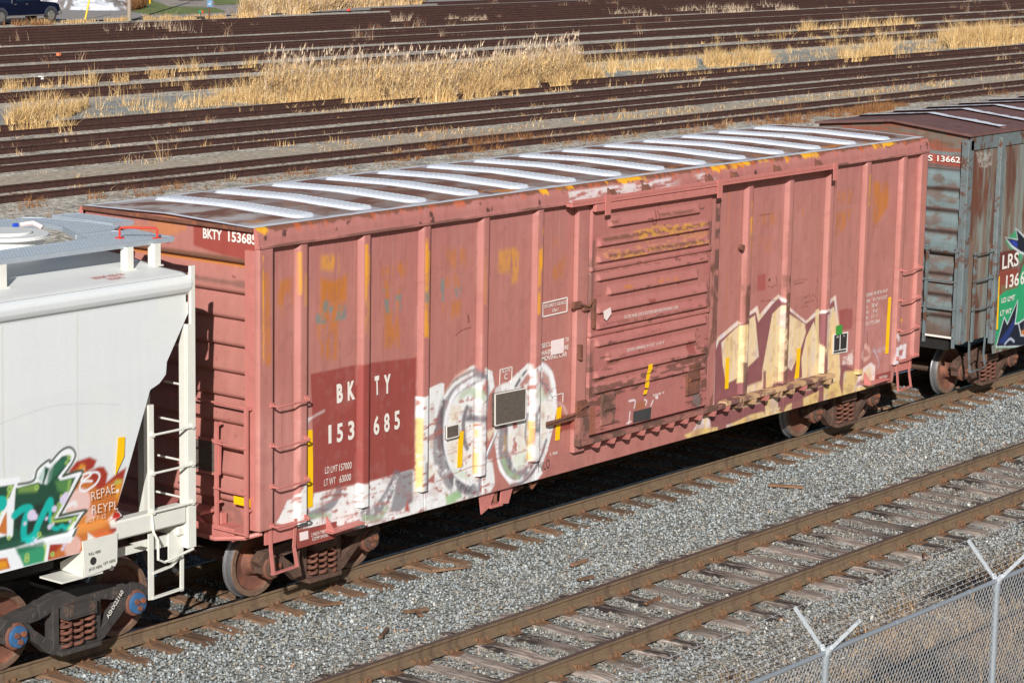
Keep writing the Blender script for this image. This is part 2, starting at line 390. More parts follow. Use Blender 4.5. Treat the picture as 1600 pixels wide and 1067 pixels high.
# ------------------------------------------------------------------ the salmon boxcar
L = 15.55; YS = -1.47
car = tag(empty('boxcar', (L/2, 0, 0)), 'long salmon pink boxcar with a frosty ribbed roof, sliding door and graffiti along its side', 'boxcar')
PINK = (180, 121, 112)
cv = Canvas(-.05, 15.6, .7, 4.72, PINK)
U, V = cv.U, cv.V
lo = fbm(U/1.3, V/2.2, 2); cv.wear((176, 108, 102), sstep(.45, .75, lo)*.35); cv.wear((205, 146, 140), sstep(.55, .8, fbm(U/.9+9, V/1.8, 4))*.4)
cv.wear((172, 112, 112), sstep(3.7, 4.3, V)*.3)
vs = fbm(U/.035, V/1.6, 3, 3); cv.wear((170, 102, 94), sstep(.56, .8, vs)*.3)
D = crop(400, 300, 4)
OR = (190, 118, 58); YO = (214, 150, 66)
def smear(p, col=OR, a=.85, t=.47): cv.poly(p, col, a, .05, tx=(.05, .22, t, .1))
smear(D((130, 560), (240, 540), (240, 700), (150, 715))); smear(D((150, 700), (200, 700), (190, 850), (160, 850)), a=.3)
smear(D((420, 400), (535, 395), (535, 500), (420, 485)), YO); smear(D((420, 540), (500, 560), (585, 515), (580, 680), (420, 720)), OR, 1, .38); smear(D((420, 700), (580, 690), (530, 820), (520, 1050), (430, 1050), (395, 850)), OR, .8)
smear(D((800, 480), (965, 430), (945, 560), (900, 560), (830, 510), (850, 600), (930, 600), (900, 760), (930, 980), (820, 980), (820, 620)), OR, .8)
smear(D((1170, 350), (1325, 350), (1325, 480), (1240, 480)), OR, .6, .5); smear(D((1170, 560), (1300, 480), (1310, 600), (1180, 600)), OR, .5, .5); smear(D((1170, 700), (1300, 680), (1280, 800), (1190, 820)), OR, .7, .48)
smear(D((1525, 370), (1640, 350), (1650, 500), (1530, 510)), YO, .7, .46)
TEAL = (110, 135, 132)
for q in (((385, 690), (470, 680), (450, 825), (390, 830)), ((470, 720), (580, 700), (580, 800), (480, 810)), ((700, 700), (722, 690), (722, 790), (700, 780)), ((800, 615), (860, 605), (850, 760), (830, 760)), ((890, 650), (930, 640), (925, 750), (880, 740)), ((1045, 590), (1095, 575), (1070, 700), (1045, 680)), ((1170, 545), (1195, 545), (1190, 690), (1170, 680)), ((1240, 570), (1300, 560), (1290, 660), (1270, 660))):
    cv.poly(D(*q), TEAL, .75, .02, tx=(.06, .12, .47, .07))
G5 = crop(1100, 180, 4)
smear(G5((850, 480), (940, 470), (940, 560), (850, 540)), OR, .6, .48); smear(G5((840, 620), (950, 580), (900, 700), (840, 760)), OR, .8, .44); smear(G5((1070, 420), (1165, 420), (1170, 560), (1120, 640), (1070, 720)), OR, .9, .42)
smear(G5((360, 620), (460, 610), (460, 680), (365, 700)), OR, .5, .5); smear(G5((600, 530), (640, 540), (640, 640), (600, 630)), OR, .5, .5); smear(G5((360, 760), (440, 760), (440, 850), (365, 860)), OR, .3)
G3 = crop(800, 240, 4)
smear(G3((0, 600), (60, 620), (50, 800), (0, 830)), YO, .7, .45); smear(G3((265, 520), (310, 510), (310, 590), (265, 590)), OR, .4); smear(G3((265, 730), (350, 640), (330, 780), (270, 800)), OR, .7, .45)
def line(p, w, c, a=1, tx=(.03, .25, .4, .12)): cv.stroke(p, w, c, a, .006, tx, curve=False)
YE = (240, 168, 30)
for P, p in ((D, ((680, 330), (680, 880))), (D, ((1057, 290), (1050, 900))), (D, ((268, 380), (272, 640))), (D, ((30, 400), (32, 1067))), (D, ((1418, 400), (1415, 700))), (G3, ((492, 310), (484, 770))), (G3, ((190, 460), (155, 1000))), (G3, ((162, 600), (155, 950))), (G3, ((1490, 400), (1485, 700))), (G5, ((295, 540), (290, 960))), (G5, ((1035, 370), (1030, 700)))):
    line(P(*p), .022, YE)
line(D((50, 520), (60, 1060)), .09, OR, .8); line(D((705, 400), (705, 900)), .07, YO, .6); line(D((1078, 380), (1075, 900)), .07, YO, .7); line(D((300, 520), (300, 700)), .06, YO, .6); line(G5((1030, 380), (1025, 560)), .05, YO, .8); line(G5((1370, 300), (1340, 1000)), .03, OR, .6)
line(G3((1370, 240), (1352, 1060)), .02, OR, .7); line(D((180, 1060), (185, 1061)), .01, OR)
# dark red lettering patch
B = crop(300, 560, 4)
cv.poly(B((757, 100), (1060, 38), (1415, -2), (1410, 700), (1250, 735), (765, 845), (768, 500)), (150, 72, 66), .96, .01)
cv.wear((172, 100, 92), sstep(.6, .75, fbm(U/.5, V/.35, 5))*(cv.U > .9)*(cv.U < 2.9)*(cv.V < 2.85)*.3)
# left graffiti
WH = (234, 233, 232); GR = (112, 108, 116); DG = (78, 76, 84); GN = (158, 182, 142); CR = (226, 212, 188)
TB = (.10, .05, .33, .07)
cv.poly(B((540, 1030), (560, 1000), (610, 890), (640, 880), (715, 760), (725, 930), (760, 850), (920, 815), (1110, 780), (1110, 700), (1110, 780), (1250, 735), (1405, 692), (1410, 240), (1490, 240), (1590, 160), (1600, 950), (1060, 1067), (850, 1040), (740, 1067), (560, 1035)), WH, 1, .01, TB)
cv.poly(B((950, 900), (1040, 780), (1110, 790), (1100, 930), (1060, 1000), (900, 930)), WH, 1, .01, TB)
cv.stroke(B((730, 1000), (830, 950), (900, 900), (930, 830)), .12, GR, .8, .05); cv.stroke(B((750, 990), (880, 980)), .05, GN, .7, .03)
cv.stroke(B((1090, 980), (1170, 950), (1240, 850), (1290, 740)), .16, GR, .8, .05, (.06, .06, .4, .15)); cv.stroke(B((1090, 1000), (1180, 1000), (1230, 940)), .08, GN, .7, .04)
cv.poly(B((720, 380), (760, 370), (740, 400), (730, 450)), WH, .9, .02); cv.stroke(B((730, 420), (760, 375), (840, 330)), .025, WH, .5, .02)
cv.stroke(B((820, 880), (870, 860), (980, 850)), .03, (150, 90, 80), .8, .01)
for k in range(26):
    u = random.uniform(.9, 5.0); v = random.uniform(.78, 1.35)
    cv.stroke([(u, v), (u+random.uniform(.12, .5), v+random.uniform(-.03, .03))], random.uniform(.01, .03), (182, 108, 100), .75, .012, (.04, .03, .45, .1))
A = crop(640, 560, 4.446)
cv.poly(A((150, 210), (235, 172), (258, 180), (215, 330), (190, 500), (185, 620), (215, 760), (262, 880), (275, 1020), (150, 1067), (20, 1067), (10, 960), (60, 930), (60, 270), (90, 270), (145, 240)), WH, 1, .01, TB)
cv.poly(A((-60, 800), (40, 770), (40, 1000), (-60, 1067), (-120, 1067)), GR, .8, .06); cv.poly(A((0, 980), (20, 1067), (-20, 1067)), (182, 100, 92), 1, .02)
cv.poly(A((175, 470), (185, 640), (215, 780), (150, 860), (138, 860), (150, 560)), CR, .6, .04, (.12, .12, .45, .1))
cv.poly(A((130, 860), (190, 800), (190, 870)), (165, 84, 78), .9, .02)
O1 = A((250, 280), (340, 140), (440, 58), (466, 50), (475, 120), (500, 140), (520, 62), (590, 92), (606, 200), (565, 260), (552, 400), (530, 520), (520, 800), (500, 960), (430, 975), (330, 1000), (275, 1020), (258, 880), (200, 740), (190, 520), (205, 380))
cv.poly(O1, WH, 1, .012, TB)
O2 = A((600, 260), (625, 200), (690, 178), (760, 105), (830, 48), (848, 90), (870, 60), (940, 28), (1000, 80), (1030, 180), (1042, 330), (1010, 500), (975, 640), (930, 760), (940, 800), (900, 850), (760, 895), (700, 880), (640, 780), (612, 640), (600, 500))
cv.poly(O2, WH, 1, .012, (.12, .12, .3, .08))
cv.poly(A((530, 700), (600, 700), (615, 860), (580, 930), (500, 960)), WH, 1, .02, TB)
cv.poly(A((612, 610), (636, 780), (715, 885), (640, 910), (610, 925), (606, 820), (590, 700)), PINK, 1, .012)
cv.poly(A((200, 430), (240, 330), (240, 500), (240, 640), (215, 640)), (176, 100, 94), .9, .03)
cv.poly(A((490, 210), (520, 140), (545, 160), (530, 260), (500, 240)), (182, 104, 98), .9, .02); cv.poly(A((250, 250), (340, 120), (400, 80), (470, 90), (460, 130), (350, 170), (290, 250)), (232, 196, 180), .8, .03)
cv.stroke(A((462, 130), (340, 200), (275, 300), (243, 430), (222, 560), (225, 700), (285, 830), (360, 905), (450, 930)), .22, GR, .75, .05, (.09, .09, .34, .12))
cv.stroke(A((255, 300), (240, 420), (248, 600), (290, 750)), .05, DG, .8, .03)
cv.stroke(A((300, 830), (380, 890), (445, 915)), .13, DG, .65, .05, (.04, .04, .44, .12))
cv.stroke(A((462, 150), (350, 225), (295, 320), (268, 450), (270, 620), (305, 750), (375, 835), (440, 870)), .07, (240, 240, 244), 1, .02)
cv.stroke(A((450, 110), (330, 180), (262, 270)), .05, WH, 1, .02)
cv.poly(A((375, 240), (440, 200), (520, 225), (520, 300), (470, 280), (430, 250), (350, 300)), GN, .6, .04)
cv.poly(A((300, 330), (380, 330), (350, 440), (300, 450)), CR, .7, .03); cv.poly(A((265, 600), (340, 560), (430, 700), (330, 740), (290, 720)), CR, .55, .05, (.14, .14, .4, .1))
cv.stroke(A((415, 345), (392, 430), (395, 560), (415, 625)), .075, GR, .9, .02); cv.poly(A((400, 395), (540, 395), (535, 440), (470, 445), (405, 440)), GR, .85, .03)
cv.poly(A((425, 335), (450, 340), (455, 420), (430, 410)), DG, .7, .03); cv.poly(A((460, 340), (485, 350), (480, 445), (458, 430)), (110, 112, 118), .8, .02, (.04, .06, .42, .12))
cv.poly(A((265, 960), (350, 920), (380, 960), (330, 1000), (275, 1020)), (150, 190, 132), .85, .03); cv.poly(A((300, 760), (400, 790), (430, 850), (350, 830)), (200, 214, 192), .7, .05)
cv.stroke(A((540, 130), (560, 220), (548, 330)), .07, GR, .7, .03); cv.stroke(A((490, 115), (540, 130)), .07, GR, .8, .03)
cv.stroke(A((640, 480), (570, 640), (520, 780), (490, 950)), .05, (150, 152, 162), .95, .02); cv.stroke(A((625, 500), (560, 650), (505, 800)), .03, (245, 245, 248), 1, .01)
cv.poly(A((530, 520), (620, 480), (560, 590)), CR, .8, .03); cv.poly(A((535, 530), (550, 520), (575, 590), (560, 600)), (182, 100, 92), .8, .02)
cv.stroke(A((672, 470), (660, 590), (672, 700), (720, 790), (780, 820), (840, 780), (880, 740)), .16, GR, .8, .05, (.1, .1, .34, .12))
cv.stroke(A((690, 500), (690, 640), (720, 730)), .06, DG, .6, .03); cv.stroke(A((665, 700), (700, 790), (770, 835)), .07, GN, .8, .04); cv.stroke(A((680, 540), (680, 640)), .06, (190, 150, 100), .6, .04)
cv.stroke(A((625, 560), (628, 690), (660, 790), (720, 850), (800, 850), (860, 790), (910, 690), (960, 570)), .035, (245, 245, 248), 1, .015)
cv.stroke(A((720, 885), (800, 860), (880, 780), (930, 680), (965, 570)), .05, GR, .9, .02)
cv.poly(A((700, 560), (740, 480), (820, 470), (830, 660), (760, 740), (715, 680)), CR, .5, .05, (.12, .12, .42, .1)); cv.poly(A((730, 680), (830, 640), (820, 740), (760, 790)), (218, 228, 212), .7, .05)
cv.poly(A((900, 330), (1000, 310), (1010, 450), (960, 560), (905, 600)), CR, .6, .04, (.05, .2, .42, .12)); cv.poly(A((870, 200), (930, 180), (990, 260), (910, 330), (870, 260)), (190, 204, 176), .6, .05)
cv.stroke(A((905, 320), (870, 400), (868, 490), (885, 500), (900, 420)), .05, DG, .8, .03); cv.stroke(A((835, 390), (820, 520), (830, 600)), .04, GR, .8, .02)
cv.poly(A((840, 480), (865, 480), (855, 600), (835, 600)), (196, 80, 66), .8, .015, (.05, .06, .4, .1))
cv.poly(A((725, 195), (820, 90), (860, 130), (835, 180), (760, 200)), PINK, .9, .03)
cv.stroke(A((720, 215), (770, 160), (838, 68)), .12, WH, 1, .02); cv.stroke(A((752, 195), (790, 135), (825, 85)), .05, DG, .9, .02, (.05, .05, .38, .1)); cv.stroke(A((876, 80), (912, 68)), .03, DG, .9, .01)
cv.poly(A((875, 80), (935, 80), (985, 130), (1000, 220), (960, 260), (930, 180), (880, 160)), PINK, .85, .04, (.2, .2, .3, .1))
cv.stroke(A((890, 70), (945, 50), (1000, 110), (1020, 220), (1028, 330)), .07, (240, 240, 244), 1, .02)
cv.stroke(A((1040, 310), (1080, 330), (1108, 390)), .05, (214, 180, 170), .8, .03)
for q in (((940, 130), (935, 200)), ((930, 170), (975, 190)), ((960, 200), (1000, 240)), ((985, 240), (1010, 280))): cv.stroke(A(*q), .015, (96, 104, 124), .9, .008)
cv.stroke(A((620, 225), (680, 190), (720, 205)), .07, WH, 1, .03)
YS_ = (226, 190, 110)
for q in (((68, 430), (66, 920)), ((468, 470), (462, 790)), ((845, 450), (838, 690))): cv.stroke(A(*q), .075, YS_, .9, .015, (.05, .2, .33, .12))
cv.stroke(A((110, 740), (112, 900)), .09, GR, .7, .03); cv.stroke(A((135, 620), (120, 780)), .04, (176, 110, 104), .6, .02)
for k in range(40):
    u, v = A((random.uniform(150, 1000), random.uniform(400, 700)))[0]
    cv.stroke([(u, v), (u+random.uniform(.1, .5), v+random.uniform(-.02, .03))], .012, (176, 112, 96), .6, .006, (.05, .02, .5, .08))
cv.stroke(A((200, 860), (430, 760), (660, 690), (830, 640)), .014, (160, 96, 84), .7, .004); cv.stroke(A((140, 560), (240, 510)), .06, (160, 92, 84), .7, .02); cv.stroke(A((940, 220), (1100, 200)), .012, (150, 90, 80), .6, .006, (.05, .03, .5, .08)); cv.stroke(A((950, 300), (1080, 285)), .012, (150, 90, 80), .6, .006, (.05, .03, .5, .08))
cv.poly(A((1035, 405), (1160, 385), (1160, 480), (1040, 530)), (142, 70, 58), .9, .03, (.1, .1, .3, .15))
# right graffiti
C = crop(1100, 420, 4)
MR = (140, 88, 90); CB = (230, 204, 168); CY = (222, 192, 130); OU = (232, 212, 206)
cv.poly(C((48, 840), (60, 560), (98, 432), (225, 325), (245, 350), (285, 282), (348, 232), (360, 290), (440, 195), (480, 162), (545, 240), (650, 328), (700, 280), (782, 245), (785, 205), (838, 168), (856, 350), (862, 470), (800, 700), (700, 860), (40, 1080), (-90, 1067)), OU, 1, .012)
cv.poly(C((62, 830), (68, 560), (108, 452), (230, 352), (290, 298), (338, 270), (352, 335), (440, 225), (478, 185), (545, 262), (650, 346), (710, 298), (792, 255), (800, 225), (828, 195), (842, 350), (850, 480), (800, 700), (720, 840), (60, 1000), (40, 900)), MR, 1, .01)
TC = (.25, .3, .2, .06)
for q in (((120, 462), (215, 372), (332, 292), (346, 440), (356, 550), (296, 608), (212, 690), (150, 722), (130, 600)), ((440, 285), (505, 220), (522, 700), (378, 782), (376, 640)), ((532, 275), (644, 348), (650, 400), (618, 500), (560, 640), (520, 600)), ((650, 430), (700, 330), (722, 450), (752, 500), (735, 700), (628, 765), (622, 560)), ((762, 290), (825, 238), (852, 350), (862, 560), (870, 700), (760, 720))):
    cv.poly(C(*q), CB, 1, .008)
cv.poly(C((-110, 1040), (-20, 1000), (150, 985), (300, 915), (520, 860), (700, 780), (860, 700), (900, 640), (1075, 610), (1080, 740), (880, 830), (0, 1080), (-60, 1090)), CY, 1, .015)
cv.poly(C((180, 860), (270, 740), (380, 700), (600, 690), (860, 640), (850, 700), (640, 770), (200, 880)), CB, .95, .03)
for q in (((95, 1010), (115, 900), (160, 890), (150, 1000)), ((380, 880), (385, 640), (400, 640), (402, 930)), ((480, 890), (540, 770), (560, 780), (510, 900)), ((560, 890), (575, 740), (625, 720), (635, 880)), ((725, 840), (735, 740), (765, 735), (760, 835)), ((860, 720), (870, 620), (890, 610), (880, 800)), ((600, 760), (560, 640), (480, 640), (440, 740), (520, 760))): cv.poly(C(*q), MR, .95, .012)
cv.poly(C((400, 780), (395, 940), (480, 905), (470, 760)), (226, 204, 170), .8, .02)
cv.wear((196, 190, 214), sstep(.52, .7, fbm(U/.18, V/.5, 6))*(cv.U > 9.3)*(cv.V < 3)*((cv.C[..., 1] > .42))*.35); cv.wear((232, 196, 110), sstep(.5, .7, fbm(U/.06, V/.9, 3))*(cv.U > 9.3)*(cv.V < 3)*((cv.C[..., 1] > .42))*.5)
for x0 in (250, 490, 735): cv.poly(C((x0-25, 360 if x0 != 735 else 260), (x0-2, 350 if x0 != 735 else 250), (x0-6, 700), (x0-34, 720)), (236, 212, 160), .8, .012)
cv.poly(C((770, 330), (845, 260), (865, 360), (860, 700), (800, 710)), (244, 204, 140), .4, .03)
cv.poly(C((880, 560), (945, 510), (945, 600), (880, 600)), OU, .9, .02, (.08, .05, .38, .1)); cv.poly(C((860, 610), (900, 600), (960, 640), (880, 640)), MR, 1, .02)
cv.poly(C((985, 640), (1058, 585), (1085, 610), (1075, 735), (960, 740)), OU, 1, .012); cv.poly(C((1000, 665), (1052, 610), (1068, 720), (990, 715)), CB, 1, .01); cv.poly(C((985, 700), (1040, 690), (1040, 725), (960, 735)), MR, .8, .02)
cv.stroke(C((1030, 480), (1000, 500), (980, 540), (1010, 570), (1050, 545), (1040, 500), (1020, 490)), .07, (222, 172, 160), .9, .02); cv.poly(C((1060, 520), (1160, 480), (1165, 500), (1100, 530)), (190, 180, 196), .6, .03, (.06, .04, .45, .1))
cv.stroke(C((970, 560), (990, 480), (1040, 380)), .02, (170, 130, 150), .5, .01); cv.stroke(C((1040, 360), (1150, 370)), .012, (150, 120, 130), .5, .01); cv.stroke(C((1075, 500), (1105, 580), (1100, 620)), .025, (196, 190, 208), .7, .01)
cv.stroke(C((1032, 395), (1036, 480)), .02, (110, 60, 60), .8, .01); cv.poly(C((1195, 395), (1215, 430), (1212, 458), (1198, 430)), (226, 220, 224), 1, .01)
cv.poly(C((1192, 490), (1277, 470), (1270, 600), (1210, 615), (1200, 590), (1180, 600)), (228, 220, 224), 1, .015, (.2, .2, .25, .05)); cv.poly(C((1215, 520), (1260, 500), (1250, 545), (1215, 545)), PINK, 1, .01)
cv.poly(C((350, 42), (400, 33), (398, 135), (347, 140)), (170, 88, 84), .95, .01); cv.poly(C((860, 262), (905, 248), (943, 255), (938, 375), (862, 388)), (158, 82, 80), .9, .015)
cv.poly(C((1220, 310), (1235, 305), (1240, 318), (1250, 312), (1254, 328), (1222, 336)), (232, 168, 24), 1, .006)
# dark scrapes on posts
for q in (((62, -20), (92, -30), (86, 30), (60, 40)), ((58, 90), (90, 80), (84, 160), (55, 180))): pass
for x0, y0, y1 in ((1115, 315, 345), (1114, 358, 372), (1113, 390, 420), (1112, 430, 470), (1111, 500, 520)):
    a = px(x0+1, y0, 1, -1.5); b = px(x0+11, y1, 1, -1.5); cv.poly([(a[0], a[2]), (b[0], a[2]), (b[0], b[2]), (a[0], b[2])], (98, 74, 66), .85, .02, (.12, .2, .3, .1))
cv.poly(C((245, 105), (285, 95), (275, 350), (250, 345)), (112, 76, 66), .9, .02, (.08, .2, .32, .1)); cv.poly(C((235, 585), (265, 582), (258, 805), (232, 800)), (116, 84, 78), .9, .01)
cv.poly(C((500, 40), (545, 45), (530, 780), (490, 740)), (118, 82, 66), .9, .02, (.04, .08, .5, .08)); cv.poly(C((0, 0), (80, -60), (60, 560), (40, 860), (0, 880)), (110, 76, 64), .85, .04, (.12, .25, .46, .1))
cv.poly(C((740, 630), (775, 625), (770, 690), (738, 695)), (130, 90, 60), .8, .015, (.05, .05, .4, .1))
for q in (((580, 80), (620, 70), (660, 68)), ((575, 100), (640, 84)), ((630, 190), (680, 165), (720, 180)), ((625, 240), (660, 235)), ((640, 215), (700, 200)), ((410, 110), (440, 118), (468, 90), (465, 50)), ((722, 60), (722, 250)), ((370, 625-420), (460, 618-420))): cv.stroke(C(*q), .014, (92, 54, 50), .8, .008, (.03, .03, .4, .1))
cv.dot(C((424, 72))[0], .025, (80, 50, 46)); cv.stroke(G5((365, 630), (440, 618)), .014, (92, 54, 50), .8, .006, (.05, .02, .45, .1)); cv.stroke(D((1340, 775), (1345, 815)), .03, (110, 60, 56), .8, .01); cv.stroke(D((1262, 900), (1300, 868), (1358, 848)), .013, (96, 50, 46), .9, .006)
cv.stroke(C((190, 870), (400, 800), (600, 740)), .012, (150, 110, 90), .6, .006, (.06, .03, .45, .1)); cv.stroke(C((270, 740), (380, 690)), .02, (140, 100, 80), .6, .01, (.05, .03, .45, .1)); cv.stroke(C((760, 660), (860, 590)), .02, (190, 120, 80), .5, .015, (.05, .04, .5, .1))
for k in range(230):
    if k % 2: u = random.choice([.83, 1.95, 3.08, 4.25, 5.39, 10.42, 11.53, 12.69, 13.77, 14.9])-random.choice([.185, .13, .0, -.01])+random.uniform(-.012, .012); v = random.uniform(1.6, 4.4)
    else: u = random.uniform(.2, 15.3); v = random.choice([4.42, 4.42, random.uniform(1.2, 4.3)])
    l = random.uniform(.1, .9); cv.stroke([(u, v), (u+random.uniform(-.006, .006), v-l)], random.uniform(.006, .02), random.choice([(120, 72, 60), (150, 92, 70), (166, 120, 110), (205, 158, 152), (140, 92, 84)]), random.uniform(.25, .65), .008, (.02, .12, .4, .15))
cv.wear((160, 104, 98), sstep(.58, .68, fbm(U/.12, V/.16, 6, 5))*.3); pass
# white scuffs and dirt along the sill
cv.wear((150, 96, 88), sstep(.55, .72, fbm(U/.25, V/.12, 4))*sstep(1.1, .8, V)*.35)
for k in range(60):
    u, v = random.uniform(.2, 15.3), random.uniform(1.1, 4.2); cv.stroke([(u, v), (u+random.uniform(-.05, .12), v+random.uniform(-.05, .05))], .008, (120, 74, 70), .5, .005)
# fascia: worn paint, rust and yellow along the top edge
top = 4.67-V; fe = fbm(U/.16, U*0+2.2, 2, 5); fg = fbm(U/.35+40, U*0+1.2, 5, 4)
cv.wear((128, 84, 66), sstep(.015, -.01, top-.015-.11*np.clip(fe-.35, 0, 1))*(V > 4.4)); cv.wear((240, 176, 40), sstep(.53, .58, fbm(U/.8+11, U*0+3, 2, 5))*sstep(.35, .5, fg)*sstep(.02, .0, top-.02-.13*np.clip(fbm(U/.1, U*0+7, 3)-.3, 0, 1))*(V > 4.4)*.95)
cv.wear((205, 100, 50), sstep(.56, .7, fbm(U/.05, V/.3, 6))*sstep(.12, .04, top)*(V > 4.4)*.6)
cv.wear((124, 88, 78), sstep(4.475, 4.46, V)*(V > 4.42)*sstep(.35, .6, fbm(U/.4, V/.05, 1))*.9)
cv.wear((96, 66, 60), sstep(.74, .78, fbm(U/.11, V/.11, 7, 3))*(V > 4.46)*(V < 4.62))
salt = (V > 4.46)*(V < 4.60)*(U > 5.9)*(U < 12.2); cv.wear((216, 208, 208), salt*sstep(.42, .52, fbm(U/.25, V/.05, 3))*sstep(.34, .48, fbm(U/1.1, V*0, 6, 2))*.9)
mat = M['car_paint']
def wall_z(x):      # the bottom edge of the side: cut up at both ends
    return np.interp(x, [0, .64, .71, 14.84, 14.9, L], [1.06, 1.06, .735, .735, 1.06, 1.06])
seam = [.83, 1.95, 3.08, 4.25, 5.39, 10.42, 11.53, 12.695, 13.775, 14.9, .237]
xs = np.sort(np.r_[np.arange(.012, L-.01, .0125), [q+d for q in seam for d in (.001, .002, .013, .0145)]]); t = np.linspace(0, 1, 290)
X = np.repeat(xs[:, None], 290, 1); zb = wall_z(X); Z = zb+(4.5-zb)*t[None, :]; groove = sum(((X > q+.0015) & (X < q+.0138)) for q in seam)*.035
Y = YS+.014*fbm(X/.55, Z/.9, 3, 2)+.004*fbm(X/.14, Z/.2, 5, 2)+groove
grid('side_wall', X, Y, Z, mat, car, cv.at(X, Z))
mb = MB(); mb.box((.05, -1.43, 1.1), (L-.05, -1.425, 4.4)); mb.build('inner_lining', M['under'], car); mb = MB(); mb.box((.01, 1.44, .74), (L-.01, 1.47, 4.5)); mb.build('side_wall', M['pink'], car)
# posts
prof = np.array([(0, .004), (.028, -.001), (.054, -.056), (.060, -.06), (.1, -.06), (.15, -.06), (.176, -.06), (.180, -.056), (.182, .03)])
def side_post(xr, z0, z1):
    z = np.arange(z0, z1+.001, .0125); P, Q = np.meshgrid(prof[:, 0], z, indexing='ij'); Yp = np.repeat(prof[:, 1][:, None], len(z), 1)
    top_ = sstep(z1-.1, z1, Q)*(prof[:, 0][:, None] < .045)*.05
    X = xr-.182+P+top_; o = grid('side_post', X, YS+Yp, Q, mat, car, cv.at(X, Q), smooth=False)
    mb = MB(); mb.box((xr-.13, YS-.068, z0-.004), (xr-.012, YS, z0-.001))
    return o
for xr in (.83, 1.95, 3.08, 4.25, 5.39): side_post(xr, 1.02, 4.44)
for xr, zt in ((10.42, 4.42), (11.53, 4.42), (12.695, 4.42), (13.775, 4.44), (14.9, 4.44)): side_post(xr, 1.2 if xr < 13 else 1.03, zt)
for x in (2.0, 4, 6, 9, 11, 13.5): mb = MB(); mb.box((x, 1.47, 1.0), (x+.13, 1.54, 4.44)); mb.build('side_post', M['pink'], car)
def flat(name, x0, x1, z0, z1, y, d, nx=None):
    """a painted raised plate on the side, x0..x1, z0..z1, proud to y, returning d deep"""
    xs = np.r_[x0, np.arange(x0+.001, x1, .0125), x1]; z = np.r_[z0, np.arange(z0+.001, z1, .0125), z1]
    P, Q = np.meshgrid(xs, z, indexing='ij'); Yp = np.full(P.shape, float(y)); Yp[0, :] = y+d; Yp[-1, :] = y+d; Yp[:, 0] = y+d; Yp[:, -1] = y+d
    P = P.copy(); Q = Q.copy(); P[0, :] = x0; P[-1, :] = x1
    return grid(name, P, Yp, Q, mat, car, cv.at(P, Q), smooth=False)
flat('corner_post', 0, .235, 1.06, 4.44, -1.54, .08); flat('corner_post', L-.2, L, 1.06, 4.44, -1.54, .08)
mb = MB(); mb.box((0, -1.46, 1.06), (.06, -1.3, 4.4)); mb.build('corner_post', M['pink'], car)
for x in (0, L-.2): mb = MB(); mb.box((x, 1.3, 1.0), (x+.2, 1.53, 4.44)); mb.build('corner_post', M['pink'], car)
# fascia: leans in, with a lip below
for sy in (1, -1):
    pf = [(4.43, -1.47), (4.43, -1.552), (4.432, -1.556), (4.462, -1.556), (4.468, -1.545), (4.56, -1.535), (4.64, -1.505), (4.665, -1.478), (4.672, -1.45)]
    z_ = np.interp(np.linspace(0, len(pf)-1, 40), range(len(pf)), [p[0] for p in pf]); y_ = np.interp(np.linspace(0, len(pf)-1, 40), range(len(pf)), [p[1] for p in pf])
    xs2 = np.arange(-.012, L+.012, .0125); X = np.repeat(xs2[:, None], 40, 1); Z = np.repeat(z_[None], len(xs2), 0); Y = np.repeat(y_[None], len(xs2), 0)
    Zp = Z+.006*(fbm(X/.5, X*0+1, 2, 2)-.5)*(Z > 4.6)
    if sy > 0: o = grid('roof_fascia', X, -Y, Zp, mat, car, cv.at(X, Z)); flip(o)
    else: grid('roof_fascia', X, Y, Zp, mat, car, cv.at(X, Z))
    mb = MB()
    for x in (-.012, L+.0): mb = MB(); mb.prism([(y*sy, z) for z, y in pf], 0, x, x+.01); mb.build('fascia_end_cap', M['pink'], car)
    
# roof
rc = Canvas(-.05, L+.05, -1.52, 1.52, (120, 84, 72), .012)
U, V = rc.U, rc.V
rc.wear((150, 118, 104), sstep(.44, .58, fbm(U/.5, V/.3, 1))*.7); rc.wear((152, 140, 136), sstep(.55-.06*(V < -1), .62-.05*(V < -1), fbm(U/.6+4, V/.35, 2, 5))*.7)
rc.wear((196, 190, 190), sstep(2.2, .2, U)*sstep(.35, .6, fbm(U/.5, V/.25, 5))*.7); rc.wear((150, 118, 108), sstep(.5, .9, sstep(-.4, -1.1, V)*fbm(U/.3, V/.2, 3))*.5)
rc.wear((205, 130, 58), sstep(.63, .68, fbm(U/.35, V/.12, 4))*sstep(-.9, -1.2, V)*.9)
ed = np.minimum(1.5+V, 1.5-V); rc.wear((212, 215, 222), sstep(.2, .12, ed+.12*(fbm(U/.3, V/.1, 6)-.5))); rc.wear((132, 96, 80), sstep(.05, .02, ed)*sstep(.45, .55, fbm(U/.4, V*0, 2, 3))*.8)
rc.wear((222, 226, 236), sstep(.055, .04, U+.02*(fbm(V/.1, V*0, 1)-.5))); rc.wear((222, 226, 236), sstep(L-.09, L-.05, U)*.7)
ribx = [1.13+1.0437*i for i in range(14)]
for x0 in ribx: rc.wear((196, 198, 208), sstep(.27, .2, np.abs(U-x0)+.09*(fbm(U/.2, V/.2, 3)-.5))*(ed > .1)*.55)
def roof_z(y): return 4.672+.035*(1-np.abs(y)/1.45)
xs = np.arange(-.03, L+.03, .02); ys = np.linspace(-1.45, 1.45, 150); X, Y = np.meshgrid(xs, ys, indexing='ij')
M['roof_paint'] = painted('roof_paint', .95, (96, 66, 58), .66, .1)
grid('roof_sheet', X, Y, roof_z(Y)+.004*(fbm(X/.3, Y/.3, 4, 2)-.5), M['roof_paint'], car, rc.at(X, Y))
mb = MB(); mb.box((-.03, -1.449, 4.62), (-.02, 1.449, 4.665)); mb.build('roof_edge', M['rust'], car)
